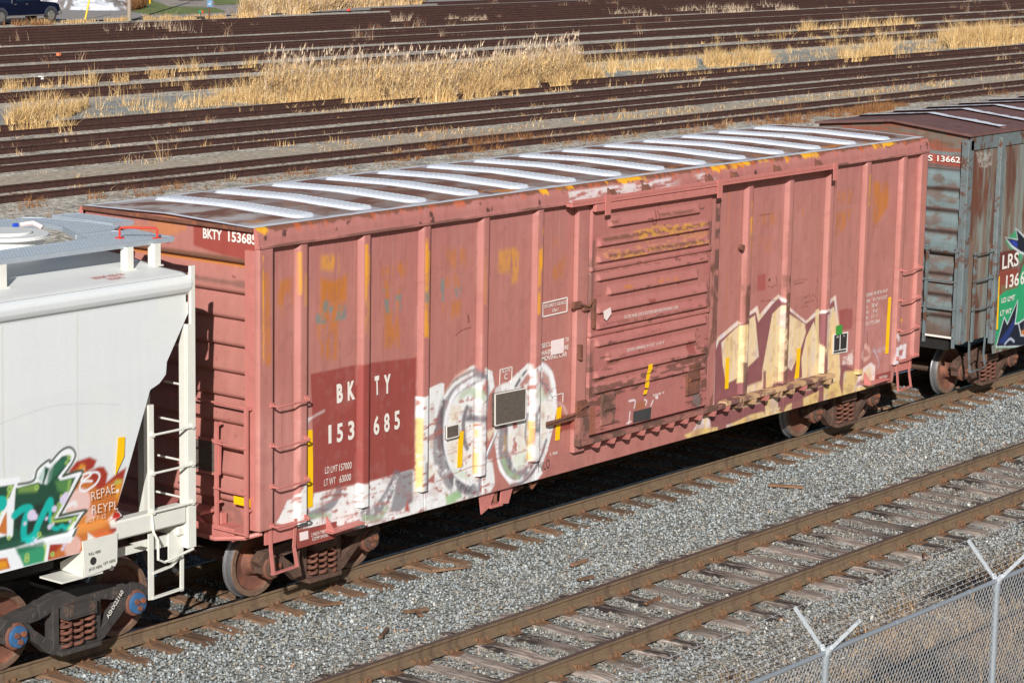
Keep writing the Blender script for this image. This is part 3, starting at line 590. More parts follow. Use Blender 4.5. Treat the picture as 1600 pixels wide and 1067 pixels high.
# frost on the ribs: pale grain
fm, nt, b = nodes_mat('frosted_rib'); n1 = noise(nt, 60, 3); n2 = noise(nt, 5, 6)
c = ramp(nt, n1, [(.3, tuple(lin((198, 203, 214)))), (.7, tuple(lin((234, 238, 245))))]); c = mixc(nt, ramp(nt, n2, [(.66, 0), (.72, .6)]), c, tuple(lin((176, 160, 154))))
nt.links.new(c, b.inputs['Base Color']); b.inputs['Roughness'].default_value = .7; bump(nt, b, n1, .006, .8); M['frosted_rib'] = fm
for i, x0 in enumerate(ribx):
    v = []; ys = np.linspace(-1.30, 1.30, 60)
    hp = [(-.21, 0), (-.16, .034), (-.155, .035), (.155, .035), (.16, .034), (.21, 0)]
    P = np.zeros((6, 60)); Q = np.zeros((6, 60)); Rr = np.zeros((6, 60))
    e = sstep(1.30, 1.16, np.abs(ys))
    for k, (dx, dz) in enumerate(hp): P[k] = x0+dx*(.25+.75*e); Q[k] = ys; Rr[k] = roof_z(ys)-.004+dz*e
    grid('roof_rib', P, Q, Rr, fm, car, smooth=False) if False else None
    rb = grid('roof_rib', P, Q, Rr+.003*(fbm(Q*3, P*9, 4, 2)-.5), fm, car, smooth=False); mb = MB()
    for yb in np.arange(-1.12, 1.13, .09):
        for dx in (-.11, .11): mb.box((x0+dx-.008, yb-.008, roof_z(yb)+.028), (x0+dx+.008, yb+.008, roof_z(yb)+.034))
    tag(mb.build('rivets', fm, rb), kind='stuff')
# side end panels
ec = Canvas(-1.56, 1.56, 1.0, 4.8, (180, 120, 110), .011); U, V = ec.U, ec.V
ec.wear((166, 106, 96), sstep(.5, .7, fbm(U/.7, V/.5, 2))*.5); ec.wear((120, 84, 66), sstep(.04, .0, np.abs(V-4.23+.01*(fbm(U/.2, V*0, 1)-.5))-.035)*(U < .9)*.95); ec.wear((208, 130, 60), sstep(.02, .0, np.abs(V-4.185)-.006)*.8)
ec.wear((120, 88, 80), sstep(.03, -.02, np.abs(V-3.98)-.02-.05*(fbm(U/.2, V/.2, 4)-.3))*(U < 0)*.7); ec.wear((200, 130, 70), sstep(.6, .72, fbm(U/.4, V/.2, 6))*(V > 4.3)*(U > -.3)*.6)
ec.wear((112, 62, 54), sstep(.86, .88, fbm(U/.05, V/.05, 7, 2))*.7); ec.wear((120, 92, 84), sstep(1.5, 1.15, V)*sstep(.4, .6, fbm(U/.3, V/.2, 3))*.6)
pc = px(365, 370, 0, 0); ec.poly([(-.42, 4.36), (-.42, 4.64), (-1.46, 4.68), (-1.46, 4.27), (-.9, 4.30)], (158, 74, 66), .95, .012)
def end_prof(z):
    zl = np.array([1.33, 1.64, 1.955, 2.28, 2.6, 2.894, 3.216, 3.542, 3.852, 4.17]); d = np.zeros_like(z)
    for a, b_ in zip(zl[:-1], zl[1:]):
        t = (z-a)/(b_-a); m_ = (t >= 0) & (t < 1); d = np.where(m_, (.10*np.sqrt(np.clip(1-(1-np.minimum(t/.24, 1))**2, 0, 1))*np.clip(1-t, 0, 1)**.6), d)
    return d
def end_panel(x, s):
    ys = np.linspace(-1.46, 1.46, 130); z = np.arange(1.06, 4.68, .011); P, Q = np.meshgrid(ys, z, indexing='ij')
    Zt = Q*1.0; m_ = Q > 4.3; Zt = np.where(m_, 4.3+(Q-4.3)*(roof_z(P)-4.3-.012)/(4.68-4.3), Q)
    X = x+s*(-.02+end_prof(Q)+.07*sstep(4.2, 4.24, Q))
    o = grid('end_panel', X, P, Zt, mat, car, ec.at(P, Q)); return o
flip(end_panel(0.085, -1)); end_panel(L-.085, 1)
# door leaf
zr = [4.27, 4.05, 3.80, 3.58, 3.33, 3.11, 2.88, 2.66, 2.42, 2.19, 1.98, 1.77]
DX0, DX1, DZ0, DZ1 = 6.40, 9.30, 1.19, 4.38
dc = Canvas(DX0-.02, DX1+.02, DZ0-.02, DZ1+.02, (176, 113, 106), .009); keep = cv; U, V = dc.U, dc.V
dc.wear((170, 100, 98), sstep(.5, .7, fbm(U/.5, V/.3, 2))*.4)
R1 = crop(800, 240, 4, -1.58); R2 = crop(800, 480, 4, -1.58); R3 = crop(880, 600, 6.154, -1.58)
def dsm(p, col, a=.85, t=.47, tc=(.1, .03)): dc.poly(p, col, a, .02, tx=(*tc, t, .08))
RU = (118, 80, 66)
dsm(R1((615, 420), (670, 415), (670, 432), (620, 440)), RU); dsm(R1((915, 375), (1160, 345), (1160, 360), (990, 385), (920, 390)), RU, t=.35)
dsm(R1((565, 530), (850, 480), (1235, 430), (1235, 445), (850, 510), (570, 550)), RU, .95, .32); dsm(R1((720, 500), (900, 450), (1230, 430), (1130, 480), (900, 530), (760, 540)), (216, 158, 60), .6, .5)
dsm(R1((600, 630), (820, 600), (820, 620), (600, 650)), RU, .95, .25); dsm(R1((840, 590), (1190, 535), (1190, 555), (840, 610)), RU, .95, .25); dsm(R1((560, 650), (900, 610), (1180, 555), (1180, 570), (860, 625), (600, 665)), (216, 158, 60), .6, .48)
dsm(R1((530, 600), (1230, 480), (1230, 560), (530, 680)), (222, 160, 80), .35, .55); dsm(R1((690, 825), (740, 820), (745, 840), (700, 845)), OR); dsm(R1((890, 790), (1030, 770), (1030, 790), (910, 810)), OR, .7)
for y0 in (720, 1050): dsm(R1((500, y0+20), (1250, y0-110), (1250, y0-95), (500, y0+35)), RU, .6, .5)
# rust areas low on the door
lowm = sstep(2.75, 1.7, V); lf = fbm(U/.22, V/.05, 5, 5); cl = sstep(.9, .0, np.abs(U-6.5))+sstep(.7, .0, np.abs(U-9.15)); band = sstep(.22, .0, np.abs(V-1.85-.08*(U-7.8)))
dc.wear((112, 76, 66), sstep(.46, .53, lf*(.62+.3*np.clip(cl, 0, 1)*lowm+.36*band))*.9)
dc.wear((104, 76, 68), sstep(.42, .6, fbm(U/.12, V/.25, 3))*np.clip(sstep(.14, .02, U-DX0)+sstep(.13, .02, DX1-U), 0, 1)*(V < 3.9)*.75)
dsm(R3((240, 230), (320, 210), (320, 520), (200, 560), (210, 380)), (150, 94, 76), .9, .35, (.12, .12)); dsm(R3((1240, 20), (1330, 0), (1320, 250), (1270, 290)), (120, 110, 108), .8, .35, (.1, .2))
dsm(R2((1090, 210), (1145, 205), (1140, 290), (1095, 290)), (140, 72, 66), .8, .3); dsm(R1((845, 910), (890, 905), (880, 950), (850, 950)), (140, 72, 66), .8, .3); dsm(R2((850, 60), (890, 70), (860, 110)), RU); dsm(R2((600, 330), (680, 320), (670, 350), (600, 360)), RU, .9, .4)
dc.stroke(R1((900, 355), (885, 430), (905, 440), (912, 360)), .02, (110, 60, 56), .9, .01); dc.stroke(R1((915, 290), (925, 325)), .03, (120, 70, 64), .9, .01)
for a_, b_ in (((640, 345), (720, 290)), ): pass
for q in (((640, 380), (650, 270)), ((655, 160), (700, 160), (690, 230)), ((790, 150), (810, 165), (800, 200)), ((850, 210), (870, 160)), ((620, 380), (660, 360)), ((640, 165), (690, 155))): dc.stroke(R3(*q), .022, (236, 226, 226), .95, .008)
dc.stroke(R3((870, 110), (975, 82)), .018, (240, 232, 232), .9, .008, (.05, .05, .4, .1)); dc.poly(R3((890, 115), (920, 110), (918, 145), (895, 140)), (236, 226, 226), .9, .01); dc.poly(R3((715, 175), (795, 165), (790, 230), (705, 250)), (168, 104, 74), .9, .02)
for k in range(90):
    u, v = random.uniform(DX0+.05, DX1-.05), random.choice(zr+[3.455, 2.55])+random.uniform(-.03, .06); w_ = (3.0-v) > 0
    dc.stroke([(u, v), (u+random.uniform(.04, .3 if w_ else .12), v+random.uniform(-.01, .01))], random.uniform(.008, .028), random.choice([(110, 72, 62), (96, 62, 56), (140, 84, 74)]), .85, .008, (.03, .02, .46, .08))
for yy in (270, 292, 314):
    for xx in range(735, 815, 18): dc.stroke(R3((xx, yy-(xx-735)*.12), (xx+11, yy-2-(xx-735)*.12)), .012, (200, 196, 196), 0, .004)
def door_d(X, Z):
    d = np.zeros_like(X)
    for i, z0 in enumerate(zr):
        a, b_ = (6.52, 9.2) if i % 4 in (0, 2, 3) else (6.78, 8.95)
        ex = sstep(a-.03, a+.05, X)*sstep(b_+.03, b_-.05, X)
        d += .05*sstep(z0-.012, z0+.012, Z)*sstep(z0+.15, z0+.02, Z)*ex
    for zs_ in (3.455, 2.55): d -= .02*sstep(.016, .006, np.abs(Z-zs_)); d += .012*sstep(.01, .0, np.abs(Z-zs_-.045)-.02)
    return d
xs = np.arange(DX0, DX1+.001, .0125); z = np.arange(DZ0, DZ1+.001, .0095); X, Z = np.meshgrid(xs, z, indexing='ij')
Yd = -1.565-door_d(X, Z)-.006*(fbm(X/.4, Z/.4, 3, 2)-.5); Yd[0, :] = YS; Yd[-1, :] = YS; Yd[:, 0] = YS; Yd[:, -1] = YS
door = grid('door', X, Yd, Z, mat, car, dc.at(X, Z))
# door posts each side, worn tracks, rollers
flat('door_post', 6.13, 6.37, 1.0, 4.42, -1.545, .075); flat('door_post', 9.33, 9.55, 1.15, 4.42, -1.535, .065)
M['worn'] = simple('worn', (150, 100, 90), .7, var=.2, rust=(104, 76, 66), rust_at=.5, scale=3)
M['worn_yellow'] = simple('worn_yellow', (196, 160, 120), .7, var=.2, rust=(120, 84, 80), rust_at=.52, scale=2.4)
mb = MB(); mb.box((6.12, -1.64, 1.10), (9.7, -1.548, 1.165)); mb.box((6.12, -1.64, 1.165), (6.2, -1.55, 1.5)); mb.box((6.2, -1.585, 1.165), (6.42, -1.552, 1.6)); mb.build('lower_door_track', M['worn'], car, bevel=.004)
mb = MB(); mb.box((9.705, -1.64, 1.125), (12.75, -1.475, 1.185)); mb.build('lower_door_track', M['worn_yellow'], car, bevel=.004)
for i in range(18):
    x = 6.55+i*.355; mb = MB(); mb.prism([(x-.05, 1.098+.02*(x > 9.7)), (x+.09, 1.098+.02*(x > 9.7)), (x+.05, 1.02+.02*(x > 9.7)), (x-.01, 1.02+.02*(x > 9.7))], 1, -1.63, -1.475); mb.build('track_bracket', M['worn_yellow'] if x > 9.8 and i % 3 else M['pink'], car)
mb = MB(); mb.box((5.82, -1.66, 4.41), (12.5, -1.558, 4.45)); mb.box((5.82, -1.664, 4.45), (12.5, -1.645, 4.50)); mb.build('upper_door_track', M['pink'], car, bevel=.004)
mb = MB(); mb.box((6.36, -1.655, 4.3), (9.36, -1.60, 4.40)); mb.build('door_header', M['pink'], car, bevel=.006)
for x in (6.55, 9.25, 12.4): mb = MB(); mb.box((x, -1.678, 4.24), (x+.12, -1.665, 4.52)); mb.build('track_hanger', M['pink'], car)
for x in (6.75, 7.55, 9.1, 9.75, 10.9, 12.05):
    mb = MB(); mb.prism([(-1.55, 4.5), (-1.65, 4.45), (-1.66, 4.48), (-1.545, 4.585)], 0, x, x+.03); mb.prism([(-1.62, 4.455), (-1.64, 4.455), (-1.55, 4.56), (-1.54, 4.54)], 0, x+.03, x+.16); mb.build('track_gusset', M['rust'], car)
M['salt'] = simple('salt', (214, 206, 206), .8, var=.15, rust=(190, 130, 122), rust_at=.54, scale=9)
# lift pockets on the door, latch gear
for cx_, cz_ in ((6.83, 1.6), (8.9, 1.72)):
    mb = MB(); mb.box((cx_-.16, -1.6, cz_-.3), (cx_+.16, -1.566, cz_+.02)); mb.prism([(-1.566, cz_+.02), (-1.60, cz_+.02), (-1.625, cz_+.13), (-1.566, cz_+.15)], 0, cx_-.15, cx_+.15)
    mb.prism([(-1.6, cz_-.12), (-1.635, cz_-.07), (-1.635, cz_-.05), (-1.6, cz_-.05)], 0, cx_-.12, cx_+.13)
    mb.build('lift_pocket', M['rust' if cx_ > 8 else 'worn'], door, bevel=.004)
mb = MB(); mb.box((6.0, -1.60, 3.02), (6.16, -1.55, 3.1)); mb.box((6.22, -1.6, 2.96), (6.36, -1.548, 3.02)); mb.tube([(6.1, -1.6, 3.07), (6.3, -1.62, 3.02), (6.42, -1.6, 3.1)], .018, 8); mb.box((6.42, -1.62, 2.7), (6.47, -1.575, 3.1)); mb.build('door_latch', M['rust'], car)
mb = MB(); mb.box((5.55, -1.56, 1.47), (6.12, -1.50, 1.52)); mb.tube([(5.5, -1.55, 1.50), (6.15, -1.58, 1.56)], .02, 8); mb.box((6.12, -1.6, 1.5), (6.34, -1.56, 1.72)); mb.tube([(6.17, -1.61, 1.62), (6.34, -1.61, 1.66)], .024, 8); mb.build('door_operating_lever', M['rust'], car); mb = MB(); mb.box((6.15, -1.61, 2.3), (6.2, -1.54, 2.5)); mb.build('door_hasp', M['rust'], car)
mb = MB(); mb.tube([(9.45, -1.56, 4.33), (9.47, -1.6, 4.25)], .02, 6); mb.build('door_latch_hook', M['rust'], car); mb = MB(); mb.tube([(10.16, -1.49, 3.42), (10.16, -1.55, 3.42)], .045, 12); mb.build('door_stop', M['rust'], car)
# ragged paper on the door
mb = MB(); quad(mb, [px(800+a/4, 240+b/4, 1, -1.62) for a, b in ((570, 985), (615, 960), (620, 1000), (590, 1045), (575, 1030))], (0, -1, 0)); mb.build('paper_scrap', M['sticker'], door)
# boards
def plate(name, pts, m, y, th=.02, frame=None):
    P = [px(*q, 1, y) for q in pts]; mb = MB(); quad(mb, P, (0, -1, 0), 0, th); o = mb.build(name, m, car)
    if frame:
        fb = MB()
        c0 = sum(P)/4
        for i in range(4):
            a, b_ = P[i], P[(i+1) % 4]; fb.beam(a+np.array([0, .004, 0]), b_+np.array([0, .004, 0]), .013, .013)
        fb.build('board_frame', frame, o)
    return o
plate('route_board', [(774, 616), (822, 606.5), (821, 655), (774, 665)], M['board'], -1.56, .06, M['white_paint'])
plate('route_board', [(698, 666.5), (717, 662), (717, 681), (698, 686)], M['board'], -1.52, .03, M['white_paint'])
plate('consolidated_stencil', [(1302, 522), (1325.5, 518), (1324, 550), (1301, 553.5)], M['white_paint'], -1.478, .006)
for q in ([(1304, 524), (1312.5, 522.5), (1311.5, 546.5), (1303.5, 548)], [(1314, 522.2), (1323.8, 520.5), (1322.6, 543.8), (1313.3, 545.8)], [(1303, 549.2), (1322, 545.8), (1322, 548.6), (1303, 551.8)]): plate('stencil_panel', q, M['black_paint'], -1.484, .004)
plate('green_tag', [(1307, 509), (1316.5, 507.2), (1316.2, 521.5), (1306.8, 524)], M['green_tag'], -1.49, .004)
plate('sticker', [(862, 532.5), (881.5, 528), (880.5, 551), (861, 555)], M['sticker'], -1.485, .004)
plate('sticker', [(468.2, 832), (481.5, 828.6), (482, 841.5), (469, 845)], M['sticker'], -1.485, .004)
plate('inspection_panel', [(461, 830), (526, 814), (525, 840), (465, 857)], M['dark_red'], -1.478, .005)
plate('inspection_panel', [(1369, 586), (1392, 579.5), (1391, 595), (1369, 601)], M['dark_red'], -1.478, .005)
plate('door_stencil', [(990, 643), (1018, 636), (1016.5, 654.5), (989.5, 660.5)], M['charcoal'], -1.572, .005)
# reflective strips
def strips(L_, y, ax=1, n=(0, -1, 0), parent=None):
    for q in L_:
        P = [px(*a, ax, y) for a in q]; mb = MB(); quad(mb, P, n, .003, .002); mb.build('reflective_strip', M['yellow_tape'], parent)
strips([[(480, 672), (488, 671), (489, 730), (488.5, 791), (480.5, 793)], [(716.5, 675), (724.5, 673), (721.5, 729), (714, 730.5)], [(870, 637), (877.5, 635), (874, 687), (867, 688.5)],
        [(1134, 560), (1139.5, 558), (1138, 606.5), (1132.5, 608)], [(1245, 545), (1251, 543), (1248, 590), (1241, 592), (1244, 570)], [(1388, 465), (1392.3, 464), (1388, 552), (1383, 553), (1385, 510)]], YS, parent=car)
strips([[(1013.5, 569.5), (1019.5, 568), (1019, 577), (1012.5, 578.5)], [(1010.5, 584), (1016, 582), (1014, 596), (1008.5, 597)], [(1012, 579), (1018.5, 577.5), (1015.5, 583), (1010.5, 585)], [(1009, 596), (1015, 595.5), (1013, 606), (1007.5, 606)], [(1006, 610), (1012, 608), (1010.5, 615), (1005, 616.5)]], -1.612, parent=door)
mb = MB(); quad(mb, [px(365.3, 774, 0, -.025), px(391.5, 779.6, 0, -.025), px(391.5, 792.5, 0, -.025), px(365.6, 786.6, 0, -.025)], (-1, 0, 0)); mb.build('reflective_strip', M['yellow_tape'], car)
# grab irons
def rung(parent, x0, x1, z, y=-1.555, stand=.075, m='pink', r=.012):
    mb = MB(); yb = y-stand+.02
    mb.tube([(x0, y+.01, z), (x0, yb, z-.006), (x0+.03, yb-.01, z-.012), (x1-.03, yb-.01, z-.012), (x1, yb, z-.006), (x1, y+.03, z)], r, 6)
    mb.box((x0-.025, y-.005, z-.02), (x0+.025, y+.02, z+.03)); mb.box((x1-.025, y-.005, z-.02), (x1+.025, y+.02, z+.03)); mb.build('grab_iron', M[m], parent)
for z in (2.56, 2.075, 1.58, 1.10): rung(car, .2, .79, z)
for z in (2.58, 2.09, 1.60, 1.13): rung(car, 14.82, 15.40, z)
mb = MB()     # end ladder
for y, za, zb_ in ((-.93, 1.03, 2.32), (-1.42, 1.0, 2.56)): mb.box((-.12, y-.022, za), (-.085, y+.022, zb_)); mb.box((-.085, y-.015, zb_-.04), (-.02, y+.015, zb_-.01)); mb.box((-.085, y-.015, za+.3), (-.02, y+.015, za+.33))
for z in (2.07, 1.52, 1.03): mb.tube([(-.125, -.9, z), (-.125, -1.44, z)], .012, 6)
mb.tube([(-.11, -.1, 2.56), (-.11, -1.44, 2.55)], .014, 6)
mb.build('end_ladder', M['pink'], car)
mb = MB(); P = [px(*q, 0, -.08) for q in ((295, 681), (343, 689), (342, 741), (295, 731))]; quad(mb, P, (-1, 0, 0), 0, .03); o = mb.build('end_board', M['board'], car)
fb = MB()
for i in range(4): fb.beam(P[i], P[(i+1) % 4], .03, .04, (1, 0, 0))
fb.build('board_frame', M['pink'], o)
# steps, sill bits, pipes
def step(parent, x0, x1, z0, z1, m, y=-1.5, w=.05):
    mb = MB(); mb.beam((x0, y, z1), (x0+.01, y, z0+.3), w, .014, (0, 1, 0)); mb.beam((x0+.01, y, z0+.3), (x0+.02, y-.03, z0), w, .014, (0, 1, 0)); mb.beam((x0+.0, y-.03, z0), (x1, y-.03, z0+.02), .055, .014); mb.beam((x1, y-.03, z0), (x1-.03, y, z0+.25), w, .014, (0, 1, 0)); mb.beam((x1-.03, y, z0+.25), (x1, y, z1), w, .014, (0, 1, 0))
    return mb.build('sill_step', m, parent)
step(car, .22, .66, .50, 1.1, M['pink']); step(car, 14.9, 15.33, .58, 1.12, M['pink'])
mb = MB(); mb.box((.16, -1.48, .86), (.66, -1.455, 1.06)); mb.build('step_plate', M['pink'], car); mb = MB(); mb.box((14.9, -1.48, .88), (15.4, -1.455, 1.06)); mb.build('step_plate', M['pink'], car)
for x in (1.18, 13.86): mb = MB(); mb.prism([(x, .84), (x+.62, .86), (x+.62, .845), (x, .825)], 1, -1.62, -1.475); mb.prism([(-1.478, 1.02), (-1.478, .84), (-1.62, .84)], 0, x+.04, x+.06); mb.build('jack_pad', M['pink'], car)
mb = MB(); x = 4.55
mb.prism([(4.28, .735), (4.62, .735), (4.5, .52), (4.33, .45)], 1, -1.40, -1.38); mb.prism([(4.75, .735), (5.0, .735), (4.9, .5), (4.72, .52)], 1, -1.40, -1.38); mb.box((4.5, -1.42, .5), (4.75, -1.3, .54)); mb.build('chain_bracket', M['pink'], car)
mb = MB(); mb.tube([(4.67, -1.35, .75), (4.67, -1.35, .55)], .03, 8); mb.build('chain_pin', M['rust'], car); mb = MB(); mb.tube([(5.1, -1.2, .8), (5.2, -1.25, .6), (5.4, -1.2, .62)], .05, 8); mb.tube([(5.4, -1.3, .75), (5.5, -1.32, .6), (5.62, -1.3, .66)], .03, 8); mb.build('release_rod', M['rust'], car)
mb = MB(); mb.tube([(-.2, .2, 1.0), (-.25, -.5, .95), (-.2, -1.0, .93), (-.05, -1.35, .97), (.1, -1.48, 1.02)], .03, 8); mb.build('uncoupling_lever', M['pink'], car)
mb = MB(); mb.box((-.1, -1.2, .9), (.2, 1.2, 1.06)); mb.box((-.05, -.95, 1.06), (.05, -.1, 1.2)); mb.box((-.35, -.9, 1.22), (-.02, .1, 1.26)); mb.beam((-.3, -.7, 1.22), (-.03, -.7, 1.0), .05, .04); mb.build('end_sill', M['pink'], car, bevel=.006)
mb = MB(); mb.box((.06, -.25, .78), (L-.06, .25, 1.05)); mb.box((.3, -1.44, 1.1), (L-.3, 1.44, 1.16))
for x in np.arange(3.2, 12.7, 1.1): mb.box((x, -1.44, .9), (x+.1, 1.44, 1.1))
mb.tube([(3.0, -.5, .75), (4.6, -.5, .75)], .2, 14); mb.build('underframe', M['under'], car)
for x in (1.56, 13.98): truck(car, x)
coupler(car, 0, -1); coupler(car, L, 1)
# writing on the boxcar
def lettering(parent, fn, m='white_paint'):
    mb = MB(); mb.cuts = []; fn(mb); o = None
    for v, f, q in mb.cuts+[(mb.v, mb.f, mb.m)]:
        b = MB(); b.v, b.f, b.m = v, f, q; o = b.build('lettering', M[m], parent)
    return o
def f(mb):
    for s, a, b in (('B', (526, 628.5), (535.5, 626)), ('K', (543, 624.5), (554.5, 621.5)), ('T', (585.7, 616), (592.6, 614)), ('Y', (599.5, 614.2), (610, 611.7))): side_text(mb, s, a, b, 28, YS, bold=.05)
    for s, a, b in (('1', (513, 692), (517.6, 690.8)), ('5', (526, 690), (535.6, 687.5)), ('3', (543.6, 686.5), (553.4, 684)), ('6', (583.6, 679), (592.5, 676.5)), ('8', (600, 674.5), (608.6, 672)), ('5', (616, 670.5), (624.6, 668))): side_text(mb, s, a, b, 28.5, YS, bold=.03)
    side_text(mb, 'LD LMT', (507.5, 740), (527, 735.7), 11, YS, bold=.0); side_text(mb, '157000', (529.5, 735.5), (549, 731), 11, YS, bold=.005)
    side_text(mb, 'LT WT', (506, 759), (524, 755), 11, YS, bold=.0); side_text(mb, '63000', (530, 753.7), (548, 749.5), 11, YS, bold=.005)
lettering(car, f)
def f(mb):
    side_text(mb, 'SECURITY DEVICE', (850, 481.5), (884, 474.5), 5.4, YS, bold=.01); side_text(mb, 'ONLY', (862.5, 488), (872.5, 485.8), 5.4, YS, bold=.01)
    c = [(847.6, 474), (886, 464.8), (885.6, 486.5), (847.6, 495)]; P = [px(*q, 1, YS) for q in c]
    for i in range(4): mb.beam(P[i]+[0, -.004, 0], P[(i+1) % 4]+[0, -.004, 0], .018, .004, (0, 1, 0)) if i % 2 else mb.beam(P[i]+[0, -.004, 0], P[(i+1) % 4]+[0, -.004, 0], .004, .018)
    side_text(mb, 'SECU', (846, 544), (861, 540.3), 7.4, YS); side_text(mb, 'TH', (883, 534.5), (888, 533.4), 7.4, YS)
    side_text(mb, 'HASP', (846, 555.5), (860.8, 552), 7.4, YS); side_text(mb, 'ORE', (878, 547.5), (888, 545.2), 7.4, YS)
    side_text(mb, 'MOVING CAR', (846, 564.5), (885.5, 556), 7.4, YS)
lettering(car, f)
def f(mb):
    side_text(mb, 'PLATE', (784, 583), (797, 580), 4.6, YS); side_text(mb, 'C', (787.6, 593), (793, 591.5), 9, YS)
    P = [px(*q, 1, YS)+[0, -.004, 0] for q in ((780.2, 602), (781.2, 577.5), (799.8, 573), (799, 598))]
    for i in range(3): mb.beam(P[i], P[i+1], .012 if i % 2 == 0 else .004, .004 if i % 2 == 0 else .012, (0, 1, 0) if i % 2 == 0 else (0, 0, 1))
    side_text(mb, 'L 50K', (859, 711.5), (871.6, 708.7), 4.5, YS)
    P = [px(*q, 1, YS)+[0, -.004, 0] for q in ((862, 619), (879.5, 614), (879, 628))]
    mb.beam(P[0], P[1], .004, .012); mb.beam(P[1], P[2], .012, .004, (0, 1, 0))
lettering(car, f)
def f(mb):
    for s, a, b in (("EXW 10'-8\"", (1353.8, 464), (1374, 459.2)), ("H 14'-4\"", (1374.8, 459), (1386.5, 456.5)), ('EW', (1353.8, 473.5), (1359, 472.5)), ("9'-1\" H 15'-0\"", (1363.5, 471), (1385.6, 466.5)), ('IL', (1353.5, 482.5), (1355.6, 482)), ("50'-6\"", (1361.5, 480.5), (1371.5, 478.4)),
                    ('IW', (1353.3, 491), (1356.6, 490.4)), ("9'-6\"", (1363.5, 489), (1371.5, 487.4)), ('IH', (1353, 499.5), (1355.6, 499)), ("11'-1\"", (1361.5, 497.5), (1371, 495.5)), ('CU. FT. 5344', (1352.2, 508.5), (1373.6, 504))): side_text(mb, s, a, b, 5.6, YS, bold=.008)
    side_text(mb, '2 INCH TREAD', (1372.5, 592.5), (1386, 589), 4, -1.482); side_text(mb, 'COMP SHOES', (1373, 597.5), (1385.6, 594.3), 4, -1.482)
    side_text(mb, '2 INCH TREAD', (486, 838), (512, 830.5), 5.6, -1.482, bold=.01); side_text(mb, 'COMP SHOES', (487.5, 844.5), (512.5, 837.2), 5.4, -1.482, bold=.01)
    side_text(mb, 'USE', (1306, 528), (1310.5, 527.2), 2.6, -1.49); side_text(mb, 'H', (1317.5, 526), (1319.5, 525.6), 2.6, -1.49)
lettering(car, f)
def f(mb):
    side_text(mb, 'CLOSE AND LOCK DOORS BEFORE MOVING CAR', (974.4, 498), (1058.8, 482), 5.3, -1.607, bold=.0); side_text(mb, 'DOOR OPENING W 10\'-0"  H 10\'-4"', (980, 549.5), (1037.6, 537), 5.2, -1.607, bold=.0)
lettering(door, f)
def f(mb): side_text(mb, 'MILO', (841, 737.5), (859, 730), 15, YS, bold=-.01)
lettering(car, f, 'black_paint')
def f(mb):
    a, b = px(317.6, 371.5, 0, .032), px(401, 382.2, 0, .032); m_ = a+(b-a)*.4
    put_text(mb, 'BKTY', a, a+(b-a)*.36, .118, (-1, 0, 0), .004, .03); put_text(mb, '153685', a+(b-a)*.475, b, .118, (-1, 0, 0), .004, .03)
lettering(car, f)
# ------------------------------------------------------------------ the covered hopper
hop = tag(empty('covered_hopper', (-5, 0, 0)), 'white covered hopper car with green and orange graffiti, coupled left of the salmon boxcar', 'hopper car')
K_OLD = KA
hc = Canvas(-8.1, -1.05, 1.3, 4.35, (216, 220, 222), .009); U, V = hc.U, hc.V
hc.wear((206, 211, 213), sstep(.4, .7, fbm(U/.05, V/2.5, 2, 3))*.15); hc.wear((224, 224, 214), sstep(.5, .7, fbm(U/1.2, V/.9, 5))*.4)
for x0 in (-2.78, -3.82, -5.0, -6.2): hc.stroke([(x0, 1.7), (x0-.04, 2.9), (x0, 4.0)], .014, (196, 194, 182), .8, .006)
hc.stroke([(-3.9, 2.98), (-3.2, 3.06), (-2.6, 3.0), (-2.2, 2.93)], .01, (190, 196, 198), .8, .006)
H = crop(0, 680, 4.85, -1.55)
HO = (196, 118, 58); HR = (158, 58, 46); HD = (42, 78, 62); HG = (52, 108, 84); HT = (28, 176, 166); HL = (176, 206, 106); HW = (232, 236, 240); HK = (66, 76, 60); HY = (226, 160, 40)
hc.poly(H((520, 290), (590, 200), (690, 165), (745, 190), (720, 250), (650, 290), (760, 240), (800, 240), (830, 290), (820, 360), (900, 290), (968, 245), (905, 580), (970, 660), (860, 740), (850, 780), (690, 740), (640, 880), (360, 950), (-40, 1060), (-60, 900), (300, 800), (560, 760)), HR, 1, .02)
hc.poly(H((540, 300), (640, 215), (670, 290), (700, 340), (760, 420), (900, 330), (940, 350), (905, 570), (860, 640), (800, 780), (640, 870), (380, 940), (520, 760), (560, 600), (500, 560)), HO, .9, .05)
hc.poly(H((900, 340), (945, 340), (915, 500), (880, 440)), HY, .7, .03); hc.poly(H((620, 220), (660, 230), (650, 280), (600, 280)), (214, 150, 60), .8, .02)
hc.poly(H((560, 640), (700, 600), (840, 640), (760, 720), (580, 760)), (214, 140, 70), .8, .06); hc.poly(H((690, 740), (760, 700), (850, 730), (850, 800), (740, 790), (700, 900)), (210, 110, 60), .9, .03)
hc.dot(H((615, 520))[0], .17, (228, 196, 192), .9, .08); hc.dot(H((552, 842))[0], .12, (230, 190, 182), .8, .07); hc.dot(H((712, 600))[0], .07, (230, 196, 190), .6, .05); hc.stroke(H((505, 570), (520, 550), (575, 515), (590, 530)), .05, HW, .8, .02)
hc.poly(H((630, 1000), (665, 870), (665, 735), (740, 790), (745, 850), (800, 880), (855, 850), (850, 780), (890, 790), (900, 1000)), (222, 220, 214), 1, .01)
hc.poly(H((740, 780), (850, 750), (855, 850), (800, 878), (750, 850)), (206, 96, 48), 1, .02)
hc.dot(H((835, 880))[0], .085, (150, 70, 140)); hc.dot(H((778, 872))[0], .05, (150, 70, 140)); hc.dot(H((775, 912))[0], .028, (150, 70, 140)); hc.dot(H((797, 906))[0], .025, (150, 70, 140))
